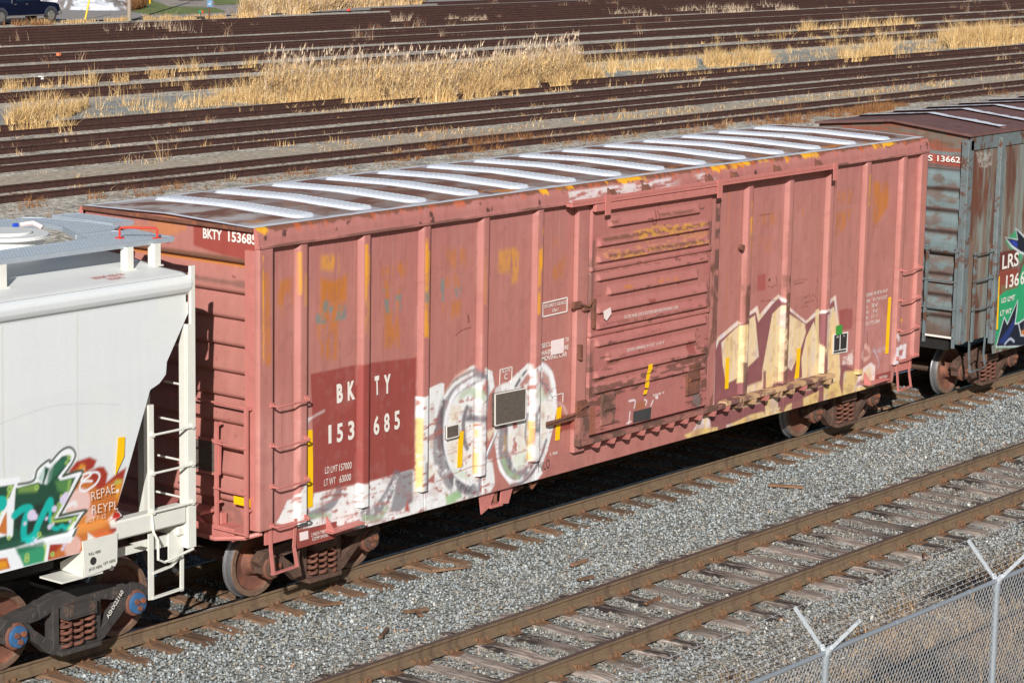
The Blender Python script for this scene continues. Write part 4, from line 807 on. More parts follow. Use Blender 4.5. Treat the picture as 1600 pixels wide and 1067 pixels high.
hc.poly(H((830, 660), (880, 600), (905, 640), (900, 700), (840, 700)), (226, 220, 212), 1, .02); hc.dot(H((905, 625))[0], .06, (178, 48, 38)); hc.stroke(H((915, 640), (930, 665), (960, 690), (960, 750)), .05, (178, 48, 38), .95)
def letter(outer, fill=HD):
    hc.poly(outer, HK, 1, .01); 
letter_o = H((-60, 380), (20, 350), (150, 330), (160, 372), (262, 345), (290, 260), (380, 185), (395, 205), (470, 120), (540, 92), (582, 130), (575, 190), (480, 300), (640, 265), (470, 612), (668, 572), (530, 800), (370, 815), (350, 955), (180, 1000), (-60, 1060))
hc.poly(letter_o, HK, 1, .008)
def shrink(p, d):
    p = np.array(p); q = []
    n = len(p); area = sum(p[i][0]*p[(i+1) % n][1]-p[(i+1) % n][0]*p[i][1] for i in range(n)); s = -1 if area > 0 else 1
    for i in range(n):
        a, b_ = p[i]-p[i-1], p[(i+1) % n]-p[i]; m = a/np.linalg.norm(a)+b_/np.linalg.norm(b_); m /= max(np.linalg.norm(m), .3); q.append(p[i]+s*d*np.array([m[1], -m[0]])*1)
    return q
hc.poly(shrink(letter_o, -.025), HW, 1, .008)
inn = H((150, 400), (300, 358), (330, 370), (345, 300), (350, 240), (385, 250), (345, 370), (370, 375), (400, 330), (420, 230), (480, 160), (530, 150), (548, 190), (450, 320), (470, 345), (585, 318), (520, 470), (430, 635), (625, 600), (520, 735), (330, 780), (120, 850), (-60, 890), (-60, 800), (110, 750), (130, 400))
hc.poly(inn, HD, 1, .01)
hc.poly(H((380, 270), (430, 210), (510, 160), (535, 190), (440, 300), (360, 390)), HG, .9, .04); hc.poly(H((300, 330), (345, 250), (350, 240), (330, 360)), (110, 170, 150), .7, .03); hc.poly(H((430, 350), (560, 330), (520, 450), (450, 420)), (96, 150, 84), .7, .05); hc.poly(H((150, 400), (300, 365), (290, 430), (150, 440)), (140, 176, 90), .6, .03)
hc.poly(H((140, 560), (440, 500), (420, 640), (200, 760), (130, 700)), (44, 50, 46), .8, .06)
hc.poly(H((-60, 400), (120, 372), (60, 540), (-60, 720)), HD, 1, .01); hc.poly(H((-60, 900), (60, 880), (120, 860), (180, 980), (80, 1010), (60, 920), (-60, 930)), HW, 1, .01)
hc.poly(H((-60, 940), (55, 925), (80, 1005), (-60, 1040)), (190, 100, 50), 1, .01); hc.poly(H((-60, 960), (50, 950), (60, 1000), (-60, 1030)), HY, .8, .02)
hc.poly(H((120, 860), (330, 830), (355, 860), (345, 955), (185, 995)), (60, 150, 110), 1, .02); hc.poly(H((120, 850), (330, 800), (340, 830), (140, 900)), HG, .8, .03)
hc.poly(H((0, 740), (75, 540), (82, 760)), HO, 1, .01); hc.stroke(H((75, 500), (85, 620), (90, 765)), .06, HW, 1, .01); hc.stroke(H((110, 480), (105, 760)), .05, HW, 1); hc.stroke(H((-20, 700), (70, 530)), .07, HW, 1); hc.stroke(H((0, 640), (100, 390)), .03, HL, .8, .02)
hc.stroke(H((125, 610), (190, 560), (245, 560), (215, 620), (200, 720), (215, 790), (280, 760), (310, 680), (350, 590), (395, 500), (400, 560)), .085, HT, 1, .015); hc.stroke(H((400, 560), (400, 640), (420, 700), (460, 710), (490, 690), (520, 705), (545, 690)), .045, HT, 1, .015); hc.stroke(H((-30, 530), (20, 520)), .17, HT, 1)
hc.stroke(H((420, 630), (520, 460), (540, 350)), .03, HL, .7, .03); hc.stroke(H((410, 660), (560, 640), (590, 630), (540, 715)), .025, HL, .9, .01); hc.stroke(H((340, 830), (350, 880), (340, 945)), .035, HL, .9, .01); hc.stroke(H((365, 835), (350, 950)), .04, HW, 1)
for q, r in (((535, 168), .05), ((515, 210), .04), ((290, 398), .05), ((480, 465), .04), ((465, 528), .05), ((415, 635), .035), ((415, 662), .03), ((590, 640), .05), ((320, 757), .05), ((90, 780), .045), ((205, 940), .06), ((205, 912), .05), ((85, 408), .06), ((895, 360), .04), ((925, 350), .035), ((400, 900), .045), ((395, 900), .04)): hc.dot(H(q)[0], r*.62, HL, .75, .01); hc.dot(H(q)[0], r*.3, HG, .6, .01)
for q, r in (((258, 608), .1), ((285, 622), .06), ((430, 560), .06), ((372, 634), .035), ((208, 672), .035), ((398, 697), .05), ((423, 678), .03), ((275, 797), .04), ((243, 820), .03), ((497, 490), .09), ((515, 460), .07), ((553, 655), .03), ((487, 830), .035), ((475, 860), .035), ((833, 822), .03), ((850, 797), .03)): hc.dot(H(q)[0], r*.6, (214, 206, 232), .95, .012)
hc.stroke(H((470, 612), (668, 570), (640, 620), (555, 760)), .03, HK, 1, .006); hc.stroke(H((490, 310), (635, 268), (600, 360), (500, 560), (470, 612)), .03, HK, 1, .006); hc.stroke(H((150, 372), (265, 345), (295, 260), (380, 188), (395, 205), (470, 120), (540, 92), (582, 140), (560, 210), (490, 310)), .028, HK, .95, .008)
# scribbled tag
for q in (((640, 300), (700, 285), (690, 310), (630, 350), (640, 320)), ((690, 290), (740, 280), (768, 310), (740, 370), (660, 425), (620, 410), (625, 370), (660, 350), (710, 350))): hc.stroke(H(*q), .024, HW, 1, .006)
hc.dot(H((906, 425))[0], .02, HW)
hc.poly([(-7.9, 1.45), (-6.4, 1.45), (-6.2, 2.2), (-7.0, 2.6), (-7.9, 2.4)], HG, 1, .02); hc.stroke([(-7.5, 1.6), (-7.2, 2.3), (-6.8, 1.7), (-6.4, 2.3)], .1, HW, 1)
zr_ = np.r_[np.arange(1.37, 4.262, .0125)]
def hx(z): return np.interp(z, [1.37, 1.64, 1.66, 1.757, 3.03, 3.08, 3.17, 3.31, 3.82, 4.262], [-2.28, -2.28, -2.15, -2.24, -1.74, -1.60, -1.50, -1.48, -1.13, -1.13])
T_, Z = np.meshgrid(np.linspace(0, 1, 560), zr_, indexing='ij'); X = -8.0+T_*(hx(Z)+8.0)
prof_y = np.interp(zr_, [1.37, 1.60, 1.645, 1.66, 2.2, 3.2, 4.02, 4.045, 4.07, 4.12, 4.18, 4.23, 4.262], [-1.545, -1.55, -1.535, -1.50, -1.525, -1.535, -1.51, -1.515, -1.55, -1.575, -1.58, -1.56, -1.51])
Y = np.repeat(prof_y[None], 560, 0)-.004*(fbm(X/1.5, Z/1.2, 3, 2)-.5)
grid('body_side', X, Y, Z, M['hopper_paint'], hop, hc.at(X, Z))
mb = MB(); mb.box((-8, 1.50, 1.37), (-1.14, 1.53, 4.25)); mb.build('body_side', M['cream'], hop)
ry = [-1.515, -1.47, -1.41, -1.08, -.9, -.5, 0, .5, .9, 1.08, 1.41, 1.515]; rz = [4.26, 4.275, 4.285, 4.30, 4.32, 4.38, 4.40, 4.38, 4.32, 4.30, 4.285, 4.26]
M['hop_roof'] = simple('hop_roof', (222, 223, 220), .5, var=.03, scale=3, bmp=.002)
Xr, k_ = np.meshgrid(np.array([-8, -1.13]), np.arange(12), indexing='ij'); Yr = np.array(ry)[k_]; Zr = np.array(rz)[k_]
grid('roof_sheet', Xr, Yr, Zr, M['hop_roof'], hop)
mb = MB(); mb.prism([(y, z) for y, z in zip(ry, rz)]+[(1.51, 3.8), (-1.51, 3.8)], 0, -1.16, -1.132); mb.prism([(-1.14, 3.8), (-1.18, 3.8), (-2.75, 1.5), (-2.7, 1.5)], 1, -1.49, 1.49); mb.build('end_slope_sheet', M['under'], hop)  # near-black colour stands in for the deep shade between the cars
mb = MB(); mb.box((-2.3, -1.55, 1.40), (-1.2, -1.38, 1.62)); mb.box((-2.3, 1.38, 1.40), (-1.2, 1.55, 1.62)); mb.box((-1.3, -1.5, 1.25), (-1.16, 1.5, 1.36)); mb.build('side_sill', M['cream'], hop, bevel=.02)
mb = MB(); mb.box((-1.19, -1.56, 1.1), (-1.06, -1.42, 1.24)); mb.box((-1.19, -1.56, 1.24), (-1.06, -1.52, 3.7)); mb.box((-1.19, -1.52, 1.24), (-1.16, -1.42, 3.7)); mb.box((-1.13, -1.56, 3.7), (-1.06, -1.52, 4.36)); mb.build('ladder_post', M['cream'], hop, bevel=.004)
mb = MB(); mb.box((-1.19, 1.42, 1.1), (-1.06, 1.56, 4.0)); mb.box((-1.32, -.98, 1.36), (-1.22, -.88, 3.6)); mb.box((-1.32, .88, 1.36), (-1.22, .98, 3.6)); mb.build('end_post', M['cream'], hop)
mb = MB(); mb.box((-1.78, -1.555, 1.62), (-1.71, -1.52, 2.86)); mb.tube([(-1.745, -1.54, 1.66), (-1.74, -1.57, 1.4), (-1.70, -1.6, 1.3), (-1.7, -1.6, 1.08), (-1.6, -1.6, 1.03), (-1.15, -1.6, 1.1)], .016, 6); mb.build('ladder_stile', M['cream'], hop)
for z in (2.52, 2.08, 1.635): mb = MB(); mb.tube([(-1.76, -1.58, z), (-1.10, -1.58, z)], .014, 8); mb.tube([(-1.745, -1.59, z), (-1.745, -1.55, z)], .028, 8); mb.tube([(-1.13, -1.59, z), (-1.13, -1.55, z)], .028, 8); mb.build('ladder_rung', M['cream'], hop)
for z, y in ((2.975, -1.1), (2.54, -1.0), (2.09, -.98), (1.655, -.95), (3.42, -1.1), (3.86, -1.2)): mb = MB(); mb.tube([(-1.1, y, z), (-1.1, -1.47, z)], .013, 8); mb.build('ladder_rung', M['cream'], hop)
mb = MB()
mb.beam((-1.72, -1.5, .6), (-1.72, -1.5, 1.37), .075, .02, (0, 1, 0)); mb.beam((-1.72, -1.5, .61), (-1.23, -1.5, .63), .02, .05, (0, 1, 0)); mb.beam((-1.24, -1.5, .6), (-1.235, -1.5, 1.0), .05, .02, (0, 1, 0)); mb.beam((-1.7, -1.5, .9), (-1.4, -1.5, .93), .02, .04, (0, 1, 0)); mb.beam((-1.4, -1.5, .93), (-1.26, -1.5, 1.02), .02, .04, (0, 1, 0)); mb.build('sill_step', M['cream'], hop)
mb = MB(); mb.box((-1.4, -1.46, .96), (-1.17, -1.44, 1.3)); mb.box((-1.7, -1.44, 1.15), (-1.17, -1.41, 1.28)); mb.box((-2.3, -1.30, 1.12), (-1.2, -1.27, 1.22)); mb.prism([(-1.72, 1.2), (-1.72, 1.3), (-2.0, 1.3)], 1, -1.47, -1.45); mb.build('step_bracket', M['cream'], hop)
mb = MB(); mb.prism([(-2.78, 1.09), (-2.33, 1.13), (-2.3, 1.17), (-2.29, 1.5), (-2.80, 1.5)], 1, -1.575, -1.555); mb.prism([(-1.57, 1.09), (-1.2, 1.12), (-1.2, 1.2), (-1.57, 1.4)], 0, -2.80, -2.785); mb.box((-3.1, -1.56, 1.08), (-2.5, -1.2, 1.10)); o = mb.build('jack_plate', M['cream'], hop)
mb = MB()
for q in ((146, 876),): p = px(*q, 1, -1.58); mb.tube([p, p+[0, .004, 0]], .045, 16)
mb.tube([px(174, 887, 1, -1.58), px(174, 887, 1, -1.576)], .03, 12); mb.build('lift_hole', M['black_paint'], o)
def f(mb):
    for s, a, b in (('PULL HERE', (138.5, 868), (157, 862.5)), ('LIFT HERE', (161.5, 882.5), (180, 876.5)), ('JACK HERE', (138.5, 892), (159, 885.5))): side_text(mb, s, a, b, 4.6, -1.578, bold=.005)
lettering(o, f, 'black_paint')
def f(mb):
    side_text(mb, 'REPAE', (143, 782), (179.5, 769), 15, -1.556, bold=-.015); side_text(mb, 'REYPL', (143, 803), (184, 795), 15, -1.556, bold=-.015); side_text(mb, 'BCT 7-22', (133.5, 817), (165, 808), 7, -1.556, bold=-.018)
lettering(hop, f)
def f(mb):
    put_text(mb, 'NO SIDE LADDER', (-1.80, -1.13, 4.298), (-2.26, -1.13, 4.298), .1, (0, -.045, .999), .008, .01); put_text(mb, 'CAUTION', (-1.93, -1.27, 4.292), (-2.15, -1.27, 4.292), .1, (0, -.045, .999), .008, .01)
lettering(hop, f, 'red_paint')
strips([[(184, 683.5), (195, 682), (194, 712), (180, 743), (184, 690)]], -1.545, parent=hop)
# running board: open steel grating
gt, nt, b = nodes_mat('open_grating'); M['open_grating'] = M['grating']
def grate(pts, z, name='running_board'):
    """grating strips along y between the edges of a polygon, plus cross bars"""
    P = np.array(pts); mb = MB(); x = P[:, 0].min()+.01
    def cross(c, ax):
        o = []; n = len(P)
        for i in range(n):
            a, b_ = P[i], P[(i+1) % n]
            if (a[ax] > c) != (b_[ax] > c): t = (c-a[ax])/(b_[ax]-a[ax]); o.append(a[1-ax]+t*(b_[1-ax]-a[1-ax]))
        o.sort(); return list(zip(o[::2], o[1::2]))
    while x < P[:, 0].max():
        for a, b_ in cross(x, 0):
            if b_-a > .03: mb.box((x-.011, a, z-.012), (x+.011, b_, z))
        x += .048
    y = P[:, 1].min()+.03
    while y < P[:, 1].max():
        for a, b_ in cross(y, 1):
            if b_-a > .05: mb.box((a, y-.008, z-.014), (b_, y+.008, z-.002))
        y += .065
    for i in range(len(P)):
        a, b_ = P[i], P[(i+1) % len(P)]; mb.beam((a[0], a[1], z-.022), (b_[0], b_[1], z-.022), .02, .056)
    return mb.build(name, M['grating'], hop)
grate([(-8, -.97), (-.82, -.97), (-.82, -.70), (-.70, -.12), (-.92, -.2), (-1.0, -.12), (-1.5, -.10), (-1.62, -.38), (-2.0, -.42), (-8, -.42)], 4.60)
grate([(-1.5, -.08), (-.93, -.08), (-.66, .10), (-.66, .62), (-.8, 1.30), (-1.0, 1.5), (-1.1, .9), (-1.18, .5)], 4.602)
grate([(-8, .95), (-1.15, .95), (-1.15, 1.5), (-8, 1.5)], 4.60)
grate([(-.64, .5), (-.05, .5), (-.05, 1.18), (-.64, 1.3)], 4.60, 'end_platform') if False else grate([(-.64, .25), (-.3, .25), (-.3, 1.2), (-.64, 1.3)], 4.62, 'end_platform')
for x, y in ((-3.39, -1.0), (-1.55, -1.0), (-.93-.2, -1.0), (-5.2, -1.0), (-1.3, -.12), (-1.2, 1.4), (-3.4, 1.4)):
    zz = np.interp(y, ry, rz); mb = MB(); mb.box((x-.05, y-.03, zz-.02), (x+.05, y+.0, 4.56)); mb.box((x-.05, y+.0, zz-.02), (x-.03, y+.08, 4.56)); mb.box((x-.075, y-.05, zz-.01), (x+.075, y+.06, zz+.008)); mb.build('board_support', M['cream'], hop, bevel=.003)
mb = MB(); mb.tube([(-1.33, -.62, 4.6), (-1.33, -.62, 4.70), (-1.31, -.62, 4.72), (-1.1, -.86, 4.72), (-1.05, -.92, 4.72), (-1.04, -.93, 4.70), (-1.04, -.93, 4.6)], .013, 8); mb.box((-1.37, -.66, 4.6), (-1.29, -.58, 4.612)); mb.box((-1.08, -.97, 4.6), (-1.0, -.89, 4.612)); mb.build('safety_handhold', M['red_paint'], hop)
mb = MB(); hxp = (-2.15, .38)
for r, z0, z1 in ((.42, 4.37, 4.6), (.5, 4.6, 4.615), (.49, 4.615, 4.64), (.3, 4.64, 4.67)): mb.prism([(hxp[0]+r*math.cos(q), hxp[1]+r*math.sin(q)) for q in np.linspace(0, 2*math.pi, 40, endpoint=False)], 2, z0, z1)
h = mb.build('hatch_cover', M['hop_roof'], hop, bevel=.006)
mb = MB(); mb.box((-1.76, .68, 4.64), (-1.70, .72, 4.68)); mb.build('hatch_seal', simple('blue_plastic', (40, 80, 200), .4), h); mb = MB(); mb.tube([(-1.68, .68, 4.66), (-1.55, .6, 4.68), (-1.5, .5, 4.63)], .03, 6); mb.build('hatch_tie', M['sticker'], h)
mb = MB(); mb.box((-8, -.3, .8), (-1.3, .3, 1.1)); mb.box((-8, -1.2, 1.15), (-2.9, 1.2, 1.4)); mb.build('underframe', M['under'], hop)
truck(hop, -2.47, 'black'); coupler(hop, -1.15, 1)
mb = MB(); v = glyphs('ASHX22160', .012); put_text(mb, 'ASHX22160', px(169, 966, 1, -1.13), px(193, 924, 1, -1.13), .055, (0, -1, 0), .006, .012); lo_ = mb.build('lettering', M['white_paint'], hop)
# ------------------------------------------------------------------ the weathered boxcar at the right
X0 = 17.03; tc = tag(empty('boxcar', (X0+7.5, 0, 0)), 'weathered teal boxcar with a rusty brown peaked roof, coupled right of the salmon boxcar', 'boxcar')
XE = X0+15.5
ac = Canvas(X0-.05, X0+6, .6, 4.75, (130, 136, 130), .011); U, V = ac.U, ac.V
ac.wear((136, 140, 132), sstep(.4, .7, fbm(U/.9, V/1.5, 2))*.6); ac.wear((120, 84, 66), sstep(.42, .56, fbm(U/.1, V/1.6, 3, 4))*.7); ac.wear((98, 60, 46), sstep(.47, .6, fbm(U/.35, V/1.3, 5, 5)-.0*V)*.85)
T7 = crop(1300, 180, 5.333)
ac.poly(T7((1215, 400), (1330, 400), (1320, 560), (1280, 800), (1220, 880), (1200, 700)), (112, 66, 50), .8, .08, (.15, .4, .36, .15)); ac.poly(T7((1400, 260), (1430, 260), (1370, 1070), (1320, 1070)), (94, 64, 54), .8, .03, (.3, .8, .3, .1))
for k in range(9): ac.stroke(T7((1215+k*4, 320+k*14), (1340, 318+k*14)), .022, (200, 196, 190), .6, .01, (.05, .03, .45, .1))
Q = crop(1490, 340, 4.85)
GG = (40, 160, 108)
ac.poly(Q((330, 870), (345, 600), (400, 560), (440, 500), (500, 480), (540, 360), (900, 300), (900, 980), (330, 990)), GG, .95, .05); ac.poly(Q((240, 900), (340, 840), (340, 960), (240, 950)), GG, .6, .05); ac.poly(Q((400, 180), (480, 100), (530, 200), (530, 340), (490, 300)), GG, .8, .06)
ac.poly(Q((360, 265), (503, 235), (503, 375), (355, 410)), (104, 56, 50), 1, .01); ac.poly(Q((355, 410), (503, 380), (500, 530), (400, 560), (350, 600)), (140, 70, 58), 1, .015)
for q in (range(380, 510, 14)): ac.stroke(Q((q, 520), (q-4, 640+30*math.sin(q))), .03, GG, .6, .02)
BK = (30, 34, 48)
for q in (((400, 150), (495, 165), (480, 80), (560, 150), (620, 300), (520, 275), (450, 225)), ((330, 985), (395, 750), (420, 800), (500, 620), (495, 700), (480, 800), (545, 790), (620, 850), (620, 980)), ((500, 800), (640, 700), (640, 900), (520, 900))):
    ac.poly(Q(*q), (216, 222, 228), 1, .01); ac.poly(shrink(Q(*q), .035), BK, 1, .01)
ac.poly(Q((430, 175), (490, 185), (500, 225), (470, 215)), (50, 70, 170), 1, .02); ac.poly(Q((350, 950), (420, 850), (480, 760), (470, 830), (400, 960)), (46, 66, 140), .6, .02); ac.poly(Q((520, 860), (560, 850), (540, 900)), (220, 130, 40), .9, .02); ac.stroke(Q((400, 960), (440, 920), (470, 940)), .04, (190, 200, 220), .9)
def aw(x): return np.interp(x, [0, X0+1.1, X0+1.18, 99], [1.08, 1.08, .74, .74])
xs = np.arange(X0, X0+5.9, .014); t = np.linspace(0, 1, 280); X = np.repeat(xs[:, None], 280, 1); Z = aw(X)+(4.60-aw(X))*t[None]; Y = -1.47+.0*X-.006*(fbm(X/.5, Z/.7, 3, 3)-.5)
grid('side_wall', X, Y, Z, M['old_paint'], tc, ac.at(X, Z))
mb = MB(); mb.box((X0+5.9, -1.47, .74), (XE, -1.44, 4.6)); mb.box((X0, 1.44, .74), (XE, 1.47, 4.6)); mb.build('side_wall', M['teal_metal'], tc)
mb = MB(); mb.box((X0+.98, -1.56, .95), (X0+1.12, -1.47, 4.52)); mb.build('side_post', M['teal_metal'], tc, bevel=.01)
for x in (X0+2.3, X0+3.5, X0+4.7): mb = MB(); mb.box((x, -1.54, .95), (x+.12, -1.47, 4.5)); mb.build('side_post', M['teal_metal'], tc, bevel=.01)
for y in (-1.5, 1.38): mb = MB(); mb.box((X0-.06, y, 1.06), (X0+.12, y+.14 if y < 0 else y+.12, 4.52)); mb.build('corner_post', M['teal_metal'], tc, bevel=.01)
mb = MB(); mb.box((X0+.02, -1.50, 4.35), (X0+15.4, -1.472, 4.62)); mb.build('top_plate', M['teal_metal'], tc)
bc = Canvas(-1.5, 1.5, 1.0, 4.85, (116, 132, 134), .012); U, V = bc.U, bc.V
bc.wear((110, 84, 72), sstep(.45, .6, fbm(U/.3, V/.12, 2, 5))*.7); bc.wear((104, 80, 74), sstep(.62, .9, ((V-.12) % .36)/.36)*sstep(.35, .5, fbm(U/.5, V/.2, 3))*.9); bc.wear((120, 90, 70), sstep(4.2, 4.45, V)*.7); bc.wear((146, 84, 66), sstep(.5, .58, fbm(U/.4, V/.06, 5, 4))*(V > 4.28)*(V < 4.62)*.9)
bc.wear((96, 76, 64), sstep(1.9, 1.2, V)*.7); bc.poly([(-1.36, 4.22), (-.3, 4.26), (-.3, 4.10), (-1.36, 4.06)], (158, 78, 66), 1, .015)
ys = np.linspace(-1.44, 1.44, 130); z = np.arange(1.08, 4.6, .012); P, Q2 = np.meshgrid(ys, z, indexing='ij'); tq = ((Q2-1.1) % .36)/.36; d = .06*sstep(.0, .25, tq)*sstep(.95, .6, tq)*(Q2 < 4.03)
Zt = np.where(Q2 > 4.3, 4.3+(Q2-4.3)*(4.62+.145*(1-np.abs(P)/1.5)-4.3-.01)/(4.6-4.3), Q2)
flip(grid('end_panel', X0+.03-d, P, Zt, M['old_paint'], tc, bc.at(P, Q2)))
mb = MB(); pf = [(-1.53, 4.585), (-1.53, 4.625), (0, 4.775), (1.53, 4.625), (1.53, 4.585), (0, 4.735)]
mb.prism(pf[:3]+[pf[5]], 0, X0-.06, XE+.05); mb.prism([pf[5], pf[2], pf[3], pf[4]], 0, X0-.06, XE+.05); mb.build('roof', M['roof_rust'], tc)
for i in range(12):
    x = X0+1.35+i*1.2; mb = MB()
    for sy in (-1, 1): mb.beam((x, sy*.02, 4.785), (x, sy*1.45, 4.645), .14, .03, (0, 0, 1))
    mb.build('roof_rib', M['roof_rust'], tc)
    P_, Q_ = np.meshgrid(np.linspace(-.10, .12, 9), np.linspace(-1.4, 1.4, 120), indexing='ij'); jag = .16*(fbm(Q_*9, Q_*0+i, 2, 3)-.5)
    grid('roof_frost', x-.085+P_*(1+0*jag)+jag*(P_ > 0), Q_, 4.808-.0965*np.abs(Q_)+.006*fbm(Q_*6, P_*30, 1, 2), fm, tc)
mb = MB()
for y, z0 in ((-.84, 1.05), (-1.40, 1.0)): mb.box((X0-.13, y-.025, z0), (X0-.09, y+.025, 2.72)); mb.box((X0-.09, y-.02, 2.6), (X0, y+.02, 2.64)); mb.box((X0-.09, y-.02, 1.5), (X0, y+.02, 1.54))
for z in (2.64, 2.13, 1.66): mb.tube([(X0-.13, -.8, z), (X0-.13, -1.44, z)], .015, 6)
mb.tube([(X0-.12, -.2, 2.66), (X0-.12, -.84, 2.65)], .015, 6); mb.build('end_ladder', M['teal_metal'], tc)
mb = MB(); mb.box((X0-.13, -1.4, 1.16), (X0-.09, -.84, 1.19)); mb.build('end_ladder_tread', M['white_paint'], tc)
mb = MB()
for x in (X0+.28, X0+.84): mb.box((x-.03, -1.56, 1.08), (x+.03, -1.525, 2.62))
for z in (2.58, 2.12, 1.63): mb.tube([(X0+.2, -1.57, z), (X0+.9, -1.57, z)], .016, 6)
mb.build('side_ladder', M['teal_metal'], tc)
step(tc, X0+.28, X0+.84, .55, 1.1, M['teal_metal'])
mb = MB(); mb.box((X0-.1, -1.25, .95), (X0+.2, 1.25, 1.1)); mb.box((X0+.1, -.25, .78), (XE-.1, .25, 1.05)); mb.box((X0+.3, -1.43, 1.1), (XE-.3, 1.43, 1.16)); mb.build('underframe', M['under'], tc)
truck(tc, 18.78); truck(tc, XE-1.8); coupler(tc, X0, -1)
strips([[(1558, 432), (1562, 431.5), (1559, 514), (1554, 516.5), (1556.5, 470)]], -1.50, parent=tc)
def f(mb):
    side_text(mb, 'LRS', (1565.5, 420.5), (1591, 414.5), 22, -1.475, bold=.02); side_text(mb, '136', (1571, 450), (1591.5, 445), 20, -1.475, bold=.02); side_text(mb, '62', (1594, 444.5), (1606, 441), 20, -1.475, bold=.02)
    side_text(mb, 'LD LMT', (1564.5, 473.5), (1585.5, 468), 8, -1.475, bold=.02); side_text(mb, 'LT WT', (1562.5, 493.5), (1580, 489), 8, -1.475, bold=.02)
    a, b_ = px(1449.5, 251, 0, X0-.0), px(1500.5, 254.6, 0, X0-.0)
    put_text(mb, 'S', a, a+(b_-a)*.16, .10, (-1, 0, 0), .006, .02); put_text(mb, '13662', a+(b_-a)*.30, b_, .10, (-1, 0, 0), .006, .02)
lettering(tc, f)
# ------------------------------------------------------------------ ground
def gz(x, y): return np.interp(y, [-14, -9, -5, 2.5, 6, 400], [-.42, -.34, -.215, -.215, -.2, -.2])
gm, nt, b = nodes_mat('ballast'); geo = N(nt, 'ShaderNodeNewGeometry'); sp = N(nt, 'ShaderNodeSeparateXYZ'); nt.links.new(geo.outputs['Position'], sp.inputs[0])
vo = N(nt, 'ShaderNodeTexVoronoi'); vo.inputs['Scale'].default_value = 17; nt.links.new(geo.outputs['Position'], vo.inputs['Vector'])
stone = ramp(nt, vo.outputs['Color'], [(.1, tuple(lin((84, 84, 80)))), (.35, tuple(lin((120, 122, 118)))), (.65, tuple(lin((148, 148, 142)))), (.9, tuple(lin((180, 176, 166))))])
mr = N(nt, 'ShaderNodeMapRange'); mr.inputs[1].default_value = -5.2; mr.inputs[2].default_value = -8.0; nt.links.new(sp.outputs[1], mr.inputs[0])
n2 = noise(nt, .8, 5, 'Generated'); nn = N(nt, 'ShaderNodeTexNoise'); nn.inputs['Scale'].default_value = 1.1; nn.inputs['Detail'].default_value = 7; nt.links.new(geo.outputs['Position'], nn.inputs['Vector'])
brown = ramp(nt, vo.outputs['Color'], [(0, tuple(lin((74, 62, 52)))), (.6, tuple(lin((120, 104, 88)))), (1, tuple(lin((186, 168, 142))))])
c = mixc(nt, mr.outputs[0], stone, brown)
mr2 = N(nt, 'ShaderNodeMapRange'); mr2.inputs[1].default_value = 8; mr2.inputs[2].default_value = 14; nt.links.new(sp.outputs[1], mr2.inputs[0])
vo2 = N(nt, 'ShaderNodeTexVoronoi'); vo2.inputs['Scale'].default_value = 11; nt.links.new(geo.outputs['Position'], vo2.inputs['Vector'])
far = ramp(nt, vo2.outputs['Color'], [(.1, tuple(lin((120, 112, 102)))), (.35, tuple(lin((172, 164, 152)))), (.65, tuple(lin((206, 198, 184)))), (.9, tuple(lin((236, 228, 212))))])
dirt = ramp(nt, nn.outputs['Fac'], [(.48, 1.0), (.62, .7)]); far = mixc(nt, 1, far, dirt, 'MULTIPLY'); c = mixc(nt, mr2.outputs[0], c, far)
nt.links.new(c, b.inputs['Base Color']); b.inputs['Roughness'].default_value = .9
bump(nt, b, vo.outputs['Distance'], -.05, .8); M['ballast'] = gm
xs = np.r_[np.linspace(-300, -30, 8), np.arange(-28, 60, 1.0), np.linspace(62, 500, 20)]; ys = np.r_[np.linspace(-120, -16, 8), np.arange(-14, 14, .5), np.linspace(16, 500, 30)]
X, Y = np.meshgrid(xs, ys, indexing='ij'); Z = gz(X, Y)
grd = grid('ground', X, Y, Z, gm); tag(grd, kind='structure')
def sheet(name, pts, m, z, kind='structure'):
    mb = MB(); n = len(pts); mb.v = [(p[0], p[1], z) for p in pts]; mb.f = [tuple(range(n))]; mb.m = [0]; o = mb.build(name, m); 
    if o.data.polygons[0].normal.z < 0: flip(o)
    tag(o, kind=kind); return o
def slope(y0, xa, x): return y0-(y0-20)*.0008*(x-xa)
XA = lambda y: float(np.interp(y, [31.4, 38.6, 46.4, 55, 61.4, 70, 76.5, 82.7, 89.3], [24, 30.2, 36.8, 44, 49.5, 56.9, 62.3, 67.6, 73.2]))
M['gravel_tan'] = simple('gravel_tan', (176, 163, 144), .9, var=.5, scale=4.5, bmp=.03)
M['gravel_blue'] = simple('gravel_blue', (140, 144, 142), .9, var=.5, scale=3.6, rust=(176, 166, 142), rust_at=.56, bmp=.03)
def band(name, ya, yb, m, z): sheet(name, [(x, slope(y, XA(ya), x)) for y, x in ((ya, 10), (ya, 175), (yb, 175), (yb, 10))], m, z)
band('gravel_path', 33.9, 36.2, M['gravel_tan'], -.196); band('gravel_bed', 48.0, 53.0, M['gravel_blue'], -.196)
